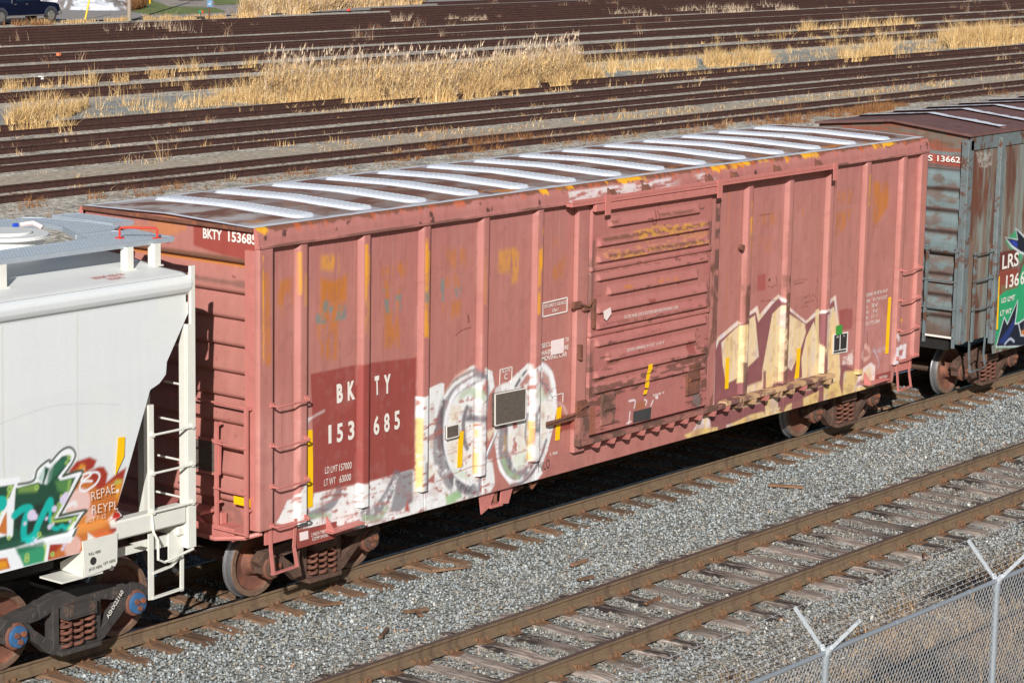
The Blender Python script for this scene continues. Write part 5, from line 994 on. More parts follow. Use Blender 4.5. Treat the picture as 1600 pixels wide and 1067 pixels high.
# ------------------------------------------------------------------ tracks
RH = .17
def rail_prof(h=RH, w=.068, foot=.14):
    return [(-foot/2, -h), (foot/2, -h), (foot/2, -h+.012), (.012, -h+.035), (.009, -.05), (w/2, -.036), (w/2, -.006), (w/2-.008, 0), (-w/2+.008, 0), (-w/2, -.006), (-w/2, -.036), (-.009, -.05), (-.012, -h+.035), (-foot/2, -h+.012)]
def rail(parent, pts, mats, h=RH, foot=.14, w=.068):
    (xa, ya), (xb, yb) = pts; mb = MB(); pf = rail_prof(h, w, foot); n = len(pf); m = max(1, int((xb-xa)/12))
    for k in range(m+1): t = k/m; mb.v += [(xa+(xb-xa)*t, ya+(yb-ya)*t+p[0], p[1]) for p in pf]
    for k in range(m):
        for i in range(n):
            mb.f.append((k*n+i, k*n+(i+1) % n, (k+1)*n+(i+1) % n, (k+1)*n+i)); mb.m.append(1 if i in (6, 7, 8) and len(mats) > 1 else 0)
    mb.f += [tuple(range(n)), tuple(range((m+1)*n-1, m*n-1, -1))]; mb.m += [0, 0]
    o = mb.build('rail', mats, parent); return o
def rail_side(name, a, b_, c_):
    m, nt, b = nodes_mat(name); n1 = noise(nt, 1, 5, vec_scale=(4, 4, 30)); n3 = noise(nt, 1, 5, vec_scale=(9, 1, .6)); c = ramp(nt, n1, [(.3, tuple(lin(a))), (.7, tuple(lin(b_)))]); c = mixc(nt, ramp(nt, n3, [(.5, 0), (.68, .7)]), c, tuple(lin(c_)))
    nt.links.new(c, b.inputs['Base Color']); b.inputs['Roughness'].default_value = .75; b.inputs['Specular IOR Level'].default_value = .25; bump(nt, b, noise(nt, 40, 4), .002, .6); M[name] = m; return m
rail_side('rail_brown', (108, 90, 72), (128, 108, 86), (90, 73, 60)); rail_side('rail_old', (62, 43, 39), (82, 56, 50), (48, 35, 34))
M['rail_top'] = simple('rail_top', (150, 155, 165), .22, metal=1, var=.1, bmp=0); M['rail_top_dull'] = simple('rail_top_dull', (88, 74, 68), .5, metal=.2, var=.2, scale=12)
def wood(name, a, b_, c_, creo=False):
    m, nt, b = nodes_mat(name); oi = N(nt, 'ShaderNodeObjectInfo'); n1 = noise(nt, 1, 8, vec_scale=(22, 1.6, 22), rough=.7); n3 = noise(nt, 2.3, 5)
    c = ramp(nt, n1, [(.28, tuple(lin(c_))), (.42, tuple(lin(a))), (.72, tuple(lin(b_)))]); hv = N(nt, 'ShaderNodeHueSaturation'); mr_ = N(nt, 'ShaderNodeMapRange'); mr_.inputs[3].default_value = .55; mr_.inputs[4].default_value = 1.3
    nt.links.new(oi.outputs['Random'], mr_.inputs[0]); nt.links.new(mr_.outputs[0], hv.inputs['Value']); nt.links.new(c, hv.inputs['Color']); c = mixc(nt, ramp(nt, n3, [(.55, 0), (.7, .5)]), hv.outputs[0], tuple(lin(c_)))
    if creo:      # black creosote towards the far end, bleached wood towards the near one
        tc_ = N(nt, 'ShaderNodeTexCoord'); sx_ = N(nt, 'ShaderNodeSeparateXYZ'); nt.links.new(tc_.outputs['Object'], sx_.inputs[0]); ad = N(nt, 'ShaderNodeMath', operation='ADD'); nt.links.new(sx_.outputs[1], ad.inputs[0]); nz = noise(nt, 1, 6, vec_scale=(9, 1.6, 9), rough=.7); sc_ = N(nt, 'ShaderNodeMath', operation='MULTIPLY'); sc_.inputs[1].default_value = 2.6; nt.links.new(nz, sc_.inputs[0]); nt.links.new(sc_.outputs[0], ad.inputs[1])
        c = mixc(nt, ramp(nt, ad.outputs[0], [(.0, 0), (.01, 0), (1, 1)]) if False else mixc(nt, 1, ramp(nt, nz, [(.44, 0), (.52, 1)]), ramp(nt, sx_.outputs[1], [(.0, .12), (.3, 1)]), 'MULTIPLY'), c, tuple(lin((46, 38, 34))))
    nt.links.new(c, b.inputs['Base Color']); b.inputs['Roughness'].default_value = .9; bump(nt, b, n1, .02, .9); M[name] = m; return m
wood('tie_brown', (112, 84, 64), (146, 116, 90), (70, 54, 44)); wood('tie_grey', (112, 98, 88), (200, 188, 178), (40, 32, 28), True); wood('tie_far', (112, 92, 80), (150, 128, 112), (58, 46, 42))
M['plate_rust'] = simple('plate_rust', (120, 88, 64), .85, var=.3, scale=14, bmp=.004)
def tie_mesh(seed, len_=2.6, wd=.26):
    r = np.random.default_rng(seed); n, m = 26, 7; mb = MB()
    ys = np.linspace(-len_/2, len_/2, n); xs = np.linspace(-wd/2, wd/2, m); id_ = {}
    crack = r.uniform(-.05, .05)
    for i, y in enumerate(ys):
        e = r.uniform(-.02, .02) if i in (0, n-1) else 0
        for j, x in enumerate(xs):
            edge = (.018 if j in (0, m-1) else 0)+(.02 if i in (0, n-1) else 0)
            id_[i, j] = len(mb.v); mb.v.append((x+r.normal(0, .004)+.015*math.sin(y*2+seed), y+e+r.normal(0, .006)*(i in (0, n-1)), -edge+r.normal(0, .003)-.012*math.exp(-((x-crack)/.02)**2)*(math.sin(y*3+seed) > -.2)))
    top = len(mb.v)
    for (i, j) in [(i, j) for i in range(n-1) for j in range(m-1)]: mb.f.append((id_[i, j], id_[i, j+1], id_[i+1, j+1], id_[i+1, j])); mb.m.append(0)
    ring = [id_[0, j] for j in range(m)]+[id_[i, m-1] for i in range(1, n)]+[id_[n-1, j] for j in range(m-2, -1, -1)]+[id_[i, 0] for i in range(n-2, 0, -1)]
    low = []
    for q in ring: x, y, z_ = mb.v[q]; low.append(len(mb.v)); mb.v.append((x, y, -.16))
    for k in range(len(ring)): mb.f.append((ring[k], low[k], low[(k+1) % len(ring)], ring[(k+1) % len(ring)])); mb.m.append(0)
    return mb.mesh('tie')
def fixmesh(me):
    bm = bmesh.new(); bm.from_mesh(me); bmesh.ops.recalc_face_normals(bm, faces=bm.faces); bm.to_mesh(me); bm.free(); return me
pm = MB()
pm.box((-.09, -.17, -.012), (.09, .17, 0))
for sx, sy in ((-.05, -.085), (.05, .085), (.05, -.085), (-.05, .085)): pm.box((sx-.012, sy-.014, 0), (sx+.012, sy+.014, .045))
plate_me = fixmesh(pm.mesh('tie_plate')); plate_me.materials.append(M['plate_rust'])
am = MB(); am.box((.1, -.085, .0), (.13, .085, .04)); am.box((.1, -.1, -.03), (.135, -.07, .05)); anchor_me = fixmesh(am.mesh('rail_anchor')); anchor_me.materials.append(M['plate_rust'])
TIES = {}
def near_track(yc, label, x0, x1, sp, mats, wmat, group, top, anchors):
    t = tag(empty('railway_track', (x0, yc, 0)), label, 'railway track', group)
    for s in (-1, 1): rail(t, ((x0-6, yc+s*.7525), (x1+14, yc+s*.7525)), mats)
    ms = [fixmesh(tie_mesh(k+int(yc*10) % 7+20)) for k in range(6)]
    for m_ in ms: m_.materials.append(wmat)
    x = x0; L_ = []; k = 0
    while x < x1 and k < 100:
        o = bpy.data.objects.new('tie', ms[k % 6]); S.collection.objects.link(o); o.parent = t; y_ = random.uniform(-.06, .06)-(.05 if yc == 0 else 0)
        o.location = (x-x0, y_, -RH-.006+random.uniform(-.016, .006)); o.rotation_euler = (0, random.uniform(-.02, .02), random.uniform(-.035, .035)+(math.pi if k % 4 > 1 else 0)); WLOC[o] = np.array((x, yc+y_, o.location.z)); L_.append((x, yc, o.rotation_euler.z % math.pi))
        for s in (-1, 1):
            p = bpy.data.objects.new('tie_plate', plate_me); S.collection.objects.link(p); p.parent = o; p.matrix_parent_inverse = Matrix.Identity(4); c_ = math.cos(o.rotation_euler.z); sg = 1 if c_ > 0 else -1
            p.location = (0, sg*(s*.7525-y_), .018); p.rotation_euler = (0, 0, 0)
            if anchors:
                a = bpy.data.objects.new('rail_anchor', anchor_me); S.collection.objects.link(a); a.parent = o; a.location = (0 if k % 3 else -.22, sg*(s*.7525-y_), .02)
        x += sp+random.uniform(-.03, .03); k += 1
    return L_
TI = near_track(0, 'track under the train, brown rails on dark weathered sleepers in grey ballast', -8, 31, .535, [M['rail_brown'], M['rail_top']], M['tie_brown'], None, 1, False)
TI += near_track(-4.43, 'empty track in the foreground, brown rails with rusty plates on grey split sleepers', -5, 27, .54, [M['rail_brown'], M['rail_top_dull']], M['tie_grey'], None, 0, True)
ftie = [fixmesh(tie_mesh(k, 2.5)) for k in range(4)]
for m_ in ftie: m_.materials.append(M['tie_far'])
def far_track(yc, g, label, ties=True, xs=None, raise_=0, tn=100):
    xa = XA(yc); x0, x1 = (xa-8, xa+112) if xs is None else xs; f_ = lambda x, d=0: slope(yc, xa, x)+d
    t = tag(empty('railway_track', (x0, f_(x0), 0)), label, 'railway track', 'rusty yard tracks behind the train' if False else None)
    for s in (-1, 1): rail(t, ((x0, f_(x0, s*g/2)), (x1, f_(x1, s*g/2))), [M['rail_old']], .2, .13, .08)
    if ties:
        x = x0; k = 0; rest = MB()
        while x < x1:
            if k < tn:
                o = bpy.data.objects.new('tie', ftie[k % 4]); S.collection.objects.link(o); o.parent = t; o.location = (x-x0, f_(x)-f_(x0)+random.uniform(-.1, .1), -.204+random.uniform(-.014, .010)); o.rotation_euler = (0, 0, random.uniform(-.04, .04))
            else:
                rest.box((x-.11, f_(x)-1.25, -.3), (x+.11, f_(x)+1.25, -.19), .01)
            x += .56+random.uniform(-.04, .04); k += 1
        if rest.v: o = rest.build('tie', M['tie_far'], t); o['kind'] = 'stuff'
    return t
ords = ['first', 'second', 'third', 'fourth', 'fifth', 'sixth', 'seventh', 'eighth', 'ninth', 'tenth', 'eleventh', 'twelfth', 'thirteenth']
for i, (yc, g) in enumerate(((32.36, 1.75), (37.78, 1.66), (41.6, 1.58), (45.6, 1.62), (55.5, 1.8), (60.66, 1.55), (65.95, 1.8), (71, 1.8), (75.44, 1.9), (80.4, 1.75), (84.0, 1.7), (87.8, 1.7))):
    ex = ['nearest the train, weeds between its rails', 'beyond the tan gravel strip', 'with bare ballast on both sides', 'just in front of the tall yellow reeds', 'just behind the tall yellow reeds', 'two beyond the reeds', 'three beyond the reeds', 'between pale ballast strips', 'below the long white ballast strip', 'above the long white ballast strip', 'second from the far road', 'closest to the far road'][i]
    far_track(yc, g, '%s rusty yard track counted from the train, %s' % (ords[i], ex), ties=yc < 73)
for yc in (92.0, 96.0, 100.5):
    far_track(yc, 1.7, {92.0: 'rusty track starting by the far reeds, third from the photo\'s top right corner', 96.0: 'rusty track starting beyond the far reeds, second from the top right corner', 100.5: 'farthest rusty track, cut by the top edge of the photo at the right'}[yc], False, (XA(89)+33+(yc-92)*2.2, 190))
# ------------------------------------------------------------------ loose stones
def stones(name, P, size, cols, m):
    n = len(P); phi = (1+5**.5)/2
    ico = np.array([(-1, phi, 0), (1, phi, 0), (-1, -phi, 0), (1, -phi, 0), (0, -1, phi), (0, 1, phi), (0, -1, -phi), (0, 1, -phi), (phi, 0, -1), (phi, 0, 1), (-phi, 0, -1), (-phi, 0, 1)])/1.9
    F = np.array([(0, 11, 5), (0, 5, 1), (0, 1, 7), (0, 7, 10), (0, 10, 11), (1, 5, 9), (5, 11, 4), (11, 10, 2), (10, 7, 6), (7, 1, 8), (3, 9, 4), (3, 4, 2), (3, 2, 6), (3, 6, 8), (3, 8, 9), (4, 9, 5), (2, 4, 11), (6, 2, 10), (8, 6, 7), (9, 8, 1)])
    tmp = ico[None]*rng.uniform(.62, 1.2, (24, 12, 1)); tmp = tmp*rng.uniform(.65, 1.15, (24, 1, 3))
    V_ = tmp[rng.integers(0, 24, n)]; a = rng.uniform(0, 6.28, n); b_ = rng.uniform(-.7, .7, n); ca, sa, cb, sb = np.cos(a), np.sin(a), np.cos(b_), np.sin(b_)
    x, y, z = V_[..., 0], V_[..., 1], V_[..., 2]; y, z = y*cb[:, None]-z*sb[:, None], y*sb[:, None]+z*cb[:, None]; x, y = x*ca[:, None]-y*sa[:, None], x*sa[:, None]+y*ca[:, None]
    co = np.stack([x, y, z], -1)*size[:, None, None]/2+P[:, None, :]
    me = bpy.data.meshes.new(name); me.vertices.add(n*12); me.vertices.foreach_set('co', co.astype(np.float32).ravel())
    f = (F[None]+12*np.arange(n)[:, None, None]).astype(np.int32).ravel(); me.loops.add(len(f)); me.loops.foreach_set('vertex_index', f); me.polygons.add(n*20); me.polygons.foreach_set('loop_start', np.arange(n*20, dtype=np.int32)*3); me.update(calc_edges=True)
    ca_ = me.color_attributes.new('paint', 'FLOAT_COLOR', 'POINT'); cc = np.ones((n, 12, 4), np.float32); cc[..., :3] = cols[:, None, :]; ca_.data.foreach_set('color', cc.ravel())
    o = link_mesh(name, me, m); tag(o, kind='stuff'); return o
sm, nt, b = nodes_mat('stone'); at_ = N(nt, 'ShaderNodeAttribute', attribute_name='paint'); c = mixc(nt, 1, at_.outputs['Color'], ramp(nt, noise(nt, 30, 4), [(.25, .75), (.75, 1.15)]), 'MULTIPLY'); nt.links.new(c, b.inputs['Base Color']); b.inputs['Roughness'].default_value = .85
def in_view(x, y, z, m=120):
    d = np.stack([x, y, z], -1)-CAM; w = d@FX; u = W_/2+F_*(d@RX)/w; v = H_/2-F_*(d@UX)/w; return (w > 0) & (u > -m) & (u < W_+m) & (v > -m) & (v < H_+m)
n = 460000; x = rng.uniform(-10, 40, n); y = rng.uniform(-11, 4, n); k = in_view(x, y, np.full(n, -.2)) & (rng.random(n) < np.interp(y, [-11, -7.5, -6, 5], [.35, .5, 1, 1])*.85); x, y = x[k], y[k]
keep_ = np.ones(len(x), bool)
for tx, ty, tr in TI:
    m_ = (np.abs(y-ty) < 1.33) & (np.abs(x-tx) < .145); keep_ &= ~(m_ & (rng.random(len(x)) < np.where(fbm(x/.35, y/.35, 3, 2) > .62, .6, .975)))
for yc in (0, -4.43):
    for s in (-1, 1): keep_ &= np.abs(y-yc-s*.7525) > .085
x, y = x[keep_], y[keep_]; n = len(x); sz = rng.uniform(.024, .050, n)*np.where(rng.random(n) < .03, 1.6, 1); zz = gz(x, y)+rng.uniform(0, .3, n)*sz+.008+.01*fbm(x*1.2, y*1.2, 2, 2)
brn = np.clip(np.clip((-y-5.6)/1.8, 0, 1)+.45*(np.abs(y+4.43) < 1.3)+.5*(np.abs(np.abs(y)-.75) < .22)+.15*(fbm(x/1.5, y/1.0, 6, 3) > .6), 0, 1)
base = np.array([lin((134, 138, 137)), lin((152, 158, 157)), lin((166, 173, 174)), lin((184, 187, 184)), lin((160, 155, 142)), lin((120, 120, 115))])[rng.integers(0, 6, n)]
bb = np.array([lin((118, 104, 88)), lin((98, 86, 74)), lin((140, 124, 104)), lin((176, 158, 134))])[rng.integers(0, 4, n)]; r_ = rng.random(n)
cols = base*(1-brn[:, None]*.85)+bb*brn[:, None]*.85; cols[r_ < .005] = lin((226, 222, 212)); cols[(r_ > .012) & (r_ < .02)] = lin((190, 150, 118)); 
stones('ballast_stones', np.stack([x, y, zz], -1), sz, cols*np.array([.86, .88, .90])*np.where((np.abs(y) < 1.0), .55, 1)[:, None]*rng.uniform(.75, 1.2, (n, 1)), sm)  # stones below the train darkened, for oil stain and to deepen its shade
print('stones', n)
# splinters of sleeper wood lying on the ballast
for i, (qx, qy, l, a) in enumerate(((1228, 760, .5, -.9), (1395, 640, .9, -.7), (1285, 685, .3, .2), (600, 990, .4, .5), (520, 945, .25, -.4), (705, 890, .6, -.35), (655, 960, .2, .9), (650, 955, .35, -.3), (1020, 940, .4, .1), (905, 880, .4, .1), (1445, 870, .3, .6), (915, 905, .3, -.1))):
    p = px(qx, qy, 2, -.17); mb = MB(); mb.box((-l/2, -.025, 0), (l/2, .025, .03), .012); o = mb.build('wood_splinter', M['tie_brown'] if i % 2 else M['plate_rust']); o.location = tuple(p); o.rotation_euler = (0, .05, a)
    lab = ['long orange wood splinter on grey ballast between the tracks', 'pale flat wood splinter beside the train track at far right', 'short wood chip beside the foreground track', 'wood chip near the foreground rail at lower left', 'small wood chip on ballast under the boxcar end', 'thin wood splinter on the ballast below the graffiti', 'tiny wood chip near the near rail', 'wood splinter lying next to the foreground rail', 'wood chip between the foreground sleepers', 'wood chip right of the graffiti on the ballast', 'wood chip beside the fence side of the foreground track', 'brown splinter on ballast next to the foreground rail'][i]
    tag(o, lab, 'wood splinter', 'wood splinters on the ballast')
# ------------------------------------------------------------------ dry grass and reeds
def blade_mat(name, a, b_):
    m, nt, b = nodes_mat(name); at_ = N(nt, 'ShaderNodeAttribute', attribute_name='paint'); nt.links.new(at_.outputs['Color'], b.inputs['Base Color']); b.inputs['Roughness'].default_value = .75; b.inputs['Specular IOR Level'].default_value = .2; M[name] = m; return m
bm_ = blade_mat('dry_blade', 0, 0)
def grass(name, P, h, w, cols, lean=.25, kind='stuff', wind=.0, segs=3):
    n = len(P); a = rng.uniform(0, 6.28, n); fa = rng.uniform(0, 6.28, n); ln = np.abs(rng.normal(0, lean, n)); t = np.linspace(0, 1, segs+1)
    dx = (np.cos(a)*ln)[:, None]*h[:, None]*t**1.8+wind*h[:, None]*t**1.5; dy = (np.sin(a)*ln)[:, None]*h[:, None]*t**1.8; dz = h[:, None]*(t-.25*ln[:, None]*t**2)
    ww = w[:, None]*(1-t*.85)/2; ox = np.cos(fa)[:, None]*ww; oy = np.sin(fa)[:, None]*ww; b0 = P[:, None, :]
    Lp = b0+np.stack([dx-ox, dy-oy, dz], -1); Rp = b0+np.stack([dx+ox, dy+oy, dz], -1); co = np.stack([Lp, Rp], 2).reshape(n, -1, 3)
    me = bpy.data.meshes.new(name); nv = 2*(segs+1); me.vertices.add(n*nv); me.vertices.foreach_set('co', co.astype(np.float32).ravel())
    F = np.array([(2*i, 2*i+1, 2*i+3, 2*i+2) for i in range(segs)]); f = (F[None]+nv*np.arange(n)[:, None, None]).astype(np.int32).ravel(); me.loops.add(len(f)); me.loops.foreach_set('vertex_index', f); me.polygons.add(n*segs); me.polygons.foreach_set('loop_start', np.arange(n*segs, dtype=np.int32)*4); me.update(calc_edges=True)
    ca_ = me.color_attributes.new('paint', 'FLOAT_COLOR', 'POINT'); cc = np.ones((n, nv, 4), np.float32); cc[..., :3] = cols[:, None, :]; ca_.data.foreach_set('color', cc.ravel())
    o = link_mesh(name, me, bm_); tag(o, kind=kind); return o
GOLD = [(220, 184, 124), (200, 160, 102), (232, 204, 152), (172, 138, 96), (210, 178, 130)]; STRAW = [(196, 172, 146), (176, 154, 134), (210, 190, 164)]; RUSTY = [(140, 96, 62), (120, 84, 58), (160, 116, 74)]
def pick(cs, n): return np.array([lin(c) for c in cs])[rng.integers(0, len(cs), n)]*rng.uniform(.75, 1.2, (n, 1))
def patch(pxs, n, spread, z=-.2):
    """points scattered along a line of ground under photo pixels"""
    B = np.array([px(*q, 2, z)[:2] for q in pxs]); seg = np.r_[0, np.cumsum(np.hypot(*np.diff(B, axis=0).T))]; s = rng.uniform(0, seg[-1], n)
    o = spread*rng.uniform(0, 1, n)**1.3; x = np.interp(s, seg, B[:, 0])+.95*o; y = np.interp(s, seg, B[:, 1])+.75*o; return np.stack([x, y, np.full(n, z)], -1)
def clump(P, cell, thr, k=2): v = fbm(P[:, 0]/cell, P[:, 1]/cell, k, 3)+.12*(fbm(P[:, 0]/4, P[:, 1]/4, 6, 2)-.5); return P[v > thr]
P = clump(patch([(325, 166), (500, 163), (700, 160), (780, 150), (945, 126)], 23000, 4.0), .9, .40)
edge = np.clip((P[:, 0]-P[:, 0].min())/4, .35, 1)*np.clip((P[:, 0].max()-P[:, 0])/5, .35, 1)
grass('reed_bed', P, rng.uniform(.3, 1.05, len(P))*edge*np.clip(.4+1.5*(fbm(P[:, 0]/1.3, P[:, 1]/1.3, 5, 3)-.2), .4, 1.2), rng.uniform(.014, .036, len(P)), pick(GOLD, len(P)), .6)
P = clump(patch([(400, 160), (700, 157), (900, 130)], 2200, 3.2), 2.2, .48); grass('reed_stalks', P, rng.uniform(1.0, 1.95, len(P)), rng.uniform(.016, .028, len(P)), pick(STRAW, len(P)), .1, wind=.12, segs=4)
for nm, PP, z0, z1 in (('reed_leaves', P, .3, 1.3), ('reed_leaves', P, .2, .9)):
    q = PP[rng.integers(0, len(PP), 9000)]+np.stack([rng.normal(0, .3, 9000), rng.normal(0, .2, 9000), rng.uniform(z0, z1, 9000)], -1); grass(nm, q, rng.uniform(.15, .4, 9000), rng.uniform(.012, .03, 9000), pick(GOLD, 9000), 1.6, wind=.4)
tp = P[rng.random(len(P)) < .3]; hh = rng.uniform(1.1, 1.95, len(tp)); tp = tp+np.stack([.13*hh, 0*hh, hh], -1)
for k in range(2): grass('reed_plumes', tp+rng.normal(0, .02, tp.shape), rng.uniform(.18, .32, len(tp)), rng.uniform(.03, .055, len(tp)), pick(STRAW, len(tp)), .3, wind=.3, segs=2)
def tufts(name, y0, y1, n, h, cs):
    c = np.stack([rng.uniform(0, 1, n)*100, rng.uniform(y0, y1, n)], -1); xa = np.array([XA(v) for v in c[:, 1]]); X_ = xa-5+c[:, 0]; Y_ = c[:, 1]-(c[:, 1]-20)*.0008*(X_-xa)
    k = 26; r = rng.gamma(1.5, .16, (n, k)); a = rng.uniform(0, 6.28, (n, k)); P = np.stack([X_[:, None]+r*np.cos(a), Y_[:, None]+r*np.sin(a), np.full((n, k), -.2)], -1).reshape(-1, 3); hh = (rng.gamma(2, .5, (n, 1))*rng.uniform(.4, 1, (n, k))*h).ravel()
    grass(name, P, np.clip(hh, .05, 1.6), rng.uniform(.008, .022, n*k), pick(cs, n*k), .7)
def gpatch(name, pxs, n, spread, h0, h1, cs, thr=.42, cell=.8, lean=.5, w=(.014, .034), z=-.2):
    P = clump(patch(pxs, n, spread, z), cell, thr); hv = np.clip(.35+1.5*(fbm(P[:, 0]/1.1, P[:, 1]/1.1, 5, 3)-.25), .3, 1.25); grass(name, P, rng.uniform(h0, h1, len(P))*hv, rng.uniform(*w, len(P)), pick(cs, len(P)), lean)
gpatch('dry_grass', [(0, 203), (40, 196), (112, 183)], 3000, 3.4, .4, 1.2, GOLD, .42); gpatch('dry_grass', [(0, 215), (75, 208), (110, 208)], 700, 1.2, .4, .9, GOLD, .5)
gpatch('dry_grass', [(170, 176), (330, 168)], 900, 2.5, .3, .8, GOLD, .5); gpatch('dry_grass', [(950, 115), (1090, 107)], 2600, 2.5, .4, .9, GOLD, .48); gpatch('dry_grass', [(1105, 108), (1210, 98)], 5500, 3.0, .5, 1.0, GOLD, .43)
gpatch('dry_grass', [(1320, 100), (1400, 90)], 3600, 3, .5, 1.2, GOLD, .45); gpatch('dry_grass', [(1485, 77), (1540, 73), (1640, 64)], 11000, 3.8, .6, 1.5, GOLD, .4)
gpatch('dry_grass', [(1210, 103), (1320, 100), (1480, 80)], 1200, 4.5, .1, .35, GOLD+RUSTY, .45); gpatch('dry_grass', [(0, 142), (150, 134), (400, 108)], 2600, 1.2, .3, .9, GOLD, .52, .5); gpatch('dry_grass', [(1250, 52), (1430, 40)], 2200, 1.6, .4, .9, GOLD, .52, .5)
gpatch('dry_grass', [(100, 185), (300, 178), (600, 170), (1000, 132), (1500, 78)], 3000, 1.5, .15, .5, GOLD, .55, .5); gpatch('dry_grass', [(300, 240), (800, 205), (1200, 165), (1600, 122)], 2600, 1.5, .12, .4, GOLD+RUSTY, .52, .6)
gpatch('brown_weeds', [(0, 330), (300, 300), (560, 262), (800, 232), (1000, 215), (1290, 190), (1420, 165)], 14000, 2.2, .06, .3, RUSTY, .62, .9, .6, (.012, .03)); gpatch('brown_weeds', [(600, 245), (760, 225), (830, 222)], 3000, 1.6, .12, .4, RUSTY, .55, .7, .6, (.012, .03)); gpatch('brown_weeds', [(1200, 192), (1330, 182), (1400, 172)], 5000, 2.0, .12, .42, RUSTY, .5, .7, .6, (.012, .03))
gpatch('pale_weeds', [(940, 28), (1250, 18)], 2600, 5.0, .3, .8, STRAW, .5, 2, .7, (.02, .04)); gpatch('pale_weeds', [(700, 36), (760, 35)], 500, 2, .3, .9, STRAW, .4, 1, .7); gpatch('pale_weeds', [(160, 56), (240, 48), (330, 66)], 300, 3, .3, 1.0, STRAW, .45, 1, .5); gpatch('pale_weeds', [(610, 40), (640, 36)], 400, 2, .3, .9, STRAW, .4, 1, .8)
gpatch('far_reeds', [(372, 26), (480, 22), (560, 14), (660, 9)], 26000, 9, .6, 1.9, GOLD+STRAW, .36, 1.6, .4, (.03, .06)); gpatch('far_reeds', [(0, 40), (98, 38), (205, 33), (310, 31), (400, 28)], 3800, 1.0, .15, .5, GOLD, .4, 1, .5); gpatch('far_reeds', [(0, 42), (110, 39)], 900, .8, .3, .7, RUSTY, .45, 1, .5)
tufts('dry_tufts', 46.6, 54.5, 420, .4, GOLD); tufts('dry_tufts', 54.5, 62, 170, .4, GOLD); tufts('dry_tufts', 31, 46, 420, .16, GOLD+RUSTY+STRAW); tufts('dry_tufts', 62, 100, 160, .45, STRAW+RUSTY); tufts('dry_tufts', 27, 33, 520, .13, RUSTY+[(110, 108, 70)])
# grass in front, behind the chain-link fence
n = 60000; x = rng.uniform(-1, 16, n); y = rng.uniform(-11.5, -6.6, n); v = fbm(x/.5, y/.5, 4, 3)+.03*(x-4)/3+.25*np.clip((-y-7.4)/1.2, 0, 1); m_ = (v > .62) & in_view(x, y, np.full(n, -.3)); P = np.stack([x, y, gz(x, y)-.0], -1)[m_]
grass('dry_grass', P, rng.uniform(.05, .3, len(P)), rng.uniform(.005, .012, len(P)), pick([(196, 164, 118), (160, 128, 92), (138, 110, 82), (104, 84, 66)], len(P)), 1.0)
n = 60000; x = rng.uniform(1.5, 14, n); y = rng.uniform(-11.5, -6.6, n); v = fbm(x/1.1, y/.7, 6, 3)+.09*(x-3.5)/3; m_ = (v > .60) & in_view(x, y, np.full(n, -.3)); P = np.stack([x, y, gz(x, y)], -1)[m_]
grass('shade_scrub', P, rng.uniform(.04, .22, len(P)), rng.uniform(.008, .02, len(P)), pick([(58, 48, 42), (44, 38, 38), (74, 60, 48), (36, 34, 38)], len(P)), 1.0)  # dark scrub blades, added to stand in for the shade behind the fence
# ------------------------------------------------------------------ chain-link fence
fc = tag(empty('chainlink_fence', (0, -10.62, -.35)), 'galvanised chain-link fence topped with barbed wire arms at the lower right corner', 'fence')
FY, FT = -10.62, 1.95
for x in (-5.3, -2.13, 1.08, 4.28, 7.5): mb = MB(); mb.tube([(x, FY, -.4), (x, FY, FT-.06)], .036, 14); mb.tube([(x, FY, FT-.1), (x, FY, FT-.02)], .042, 14); mb.build('fence_post', M['galv'], fc, smooth=True)
mb = MB(); mb.tube([(-9, FY, FT), (11, FY, FT)], .024, 10); mb.build('top_rail', M['galv'], fc, smooth=True)
for x in (-5.3, -2.13, 1.08, 4.28, 7.5):
    for sy in (1, -1):
        mb = MB(); mb.tube([(x, FY, FT-.02), (x, FY+sy*.05, FT+.06)], .03, 8); mb.beam((x, FY+sy*.03, FT+.02), (x-.02*sy, FY+sy*.33, FT+.36), .035, .012, (1, 0, 0)); mb.beam((x+.018, FY+sy*.03, FT+.02), (x+.018-.02*sy, FY+sy*.33, FT+.36), .006, .03, (1, 0, 0)); mb.build('barb_arm', M['wire'], fc)
for x in (-3.7, -.9, -.2, .5, 2.2, 3.0, 3.7, -4.5): mb = MB(); mb.tube([(x, FY, FT), (x+.02, FY, FT)], .028, 10); mb.build('rail_tie', M['galv'], fc)
for sy in (1, -1):
    for k in range(3):
        t = (.4+.29*k); mb = MB(); yy, zz_ = FY+sy*.33*t, FT+.36*t+.01; pts = [(q, yy, zz_-.02*math.sin(math.pi*((q+5.3) % 3.2)/3.2)) for q in np.arange(-9, 11, .4)]; mb.tube(pts, .0022, 4)
        for q in np.arange(-8.9, 9, .13): mb.beam((q, yy-.012, zz_-.02), (q+.008, yy+.012, zz_+.005), .003, .003)
        mb.build('barbed_wire', M['wire'], fc)
mb = MB(); hgt = FT+.33; p_ = .062
for k in range(int((20+hgt)/p_)):
    for s in (1, -1):
        xa = -9+k*p_ - (hgt*.8 if s > 0 else 0); a = np.array([xa, FY+.012*s, -.35]); b_ = np.array([xa+s*hgt*.72, FY+.012*s, FT-.01])
        if b_[0] > -9 and a[0] > -9-hgt and max(a[0], b_[0]) < 11.5: mb.beam(a, b_, .0036, .0036, (0, 1, 0))
mb.build('wire_mesh', M['wire'], fc)
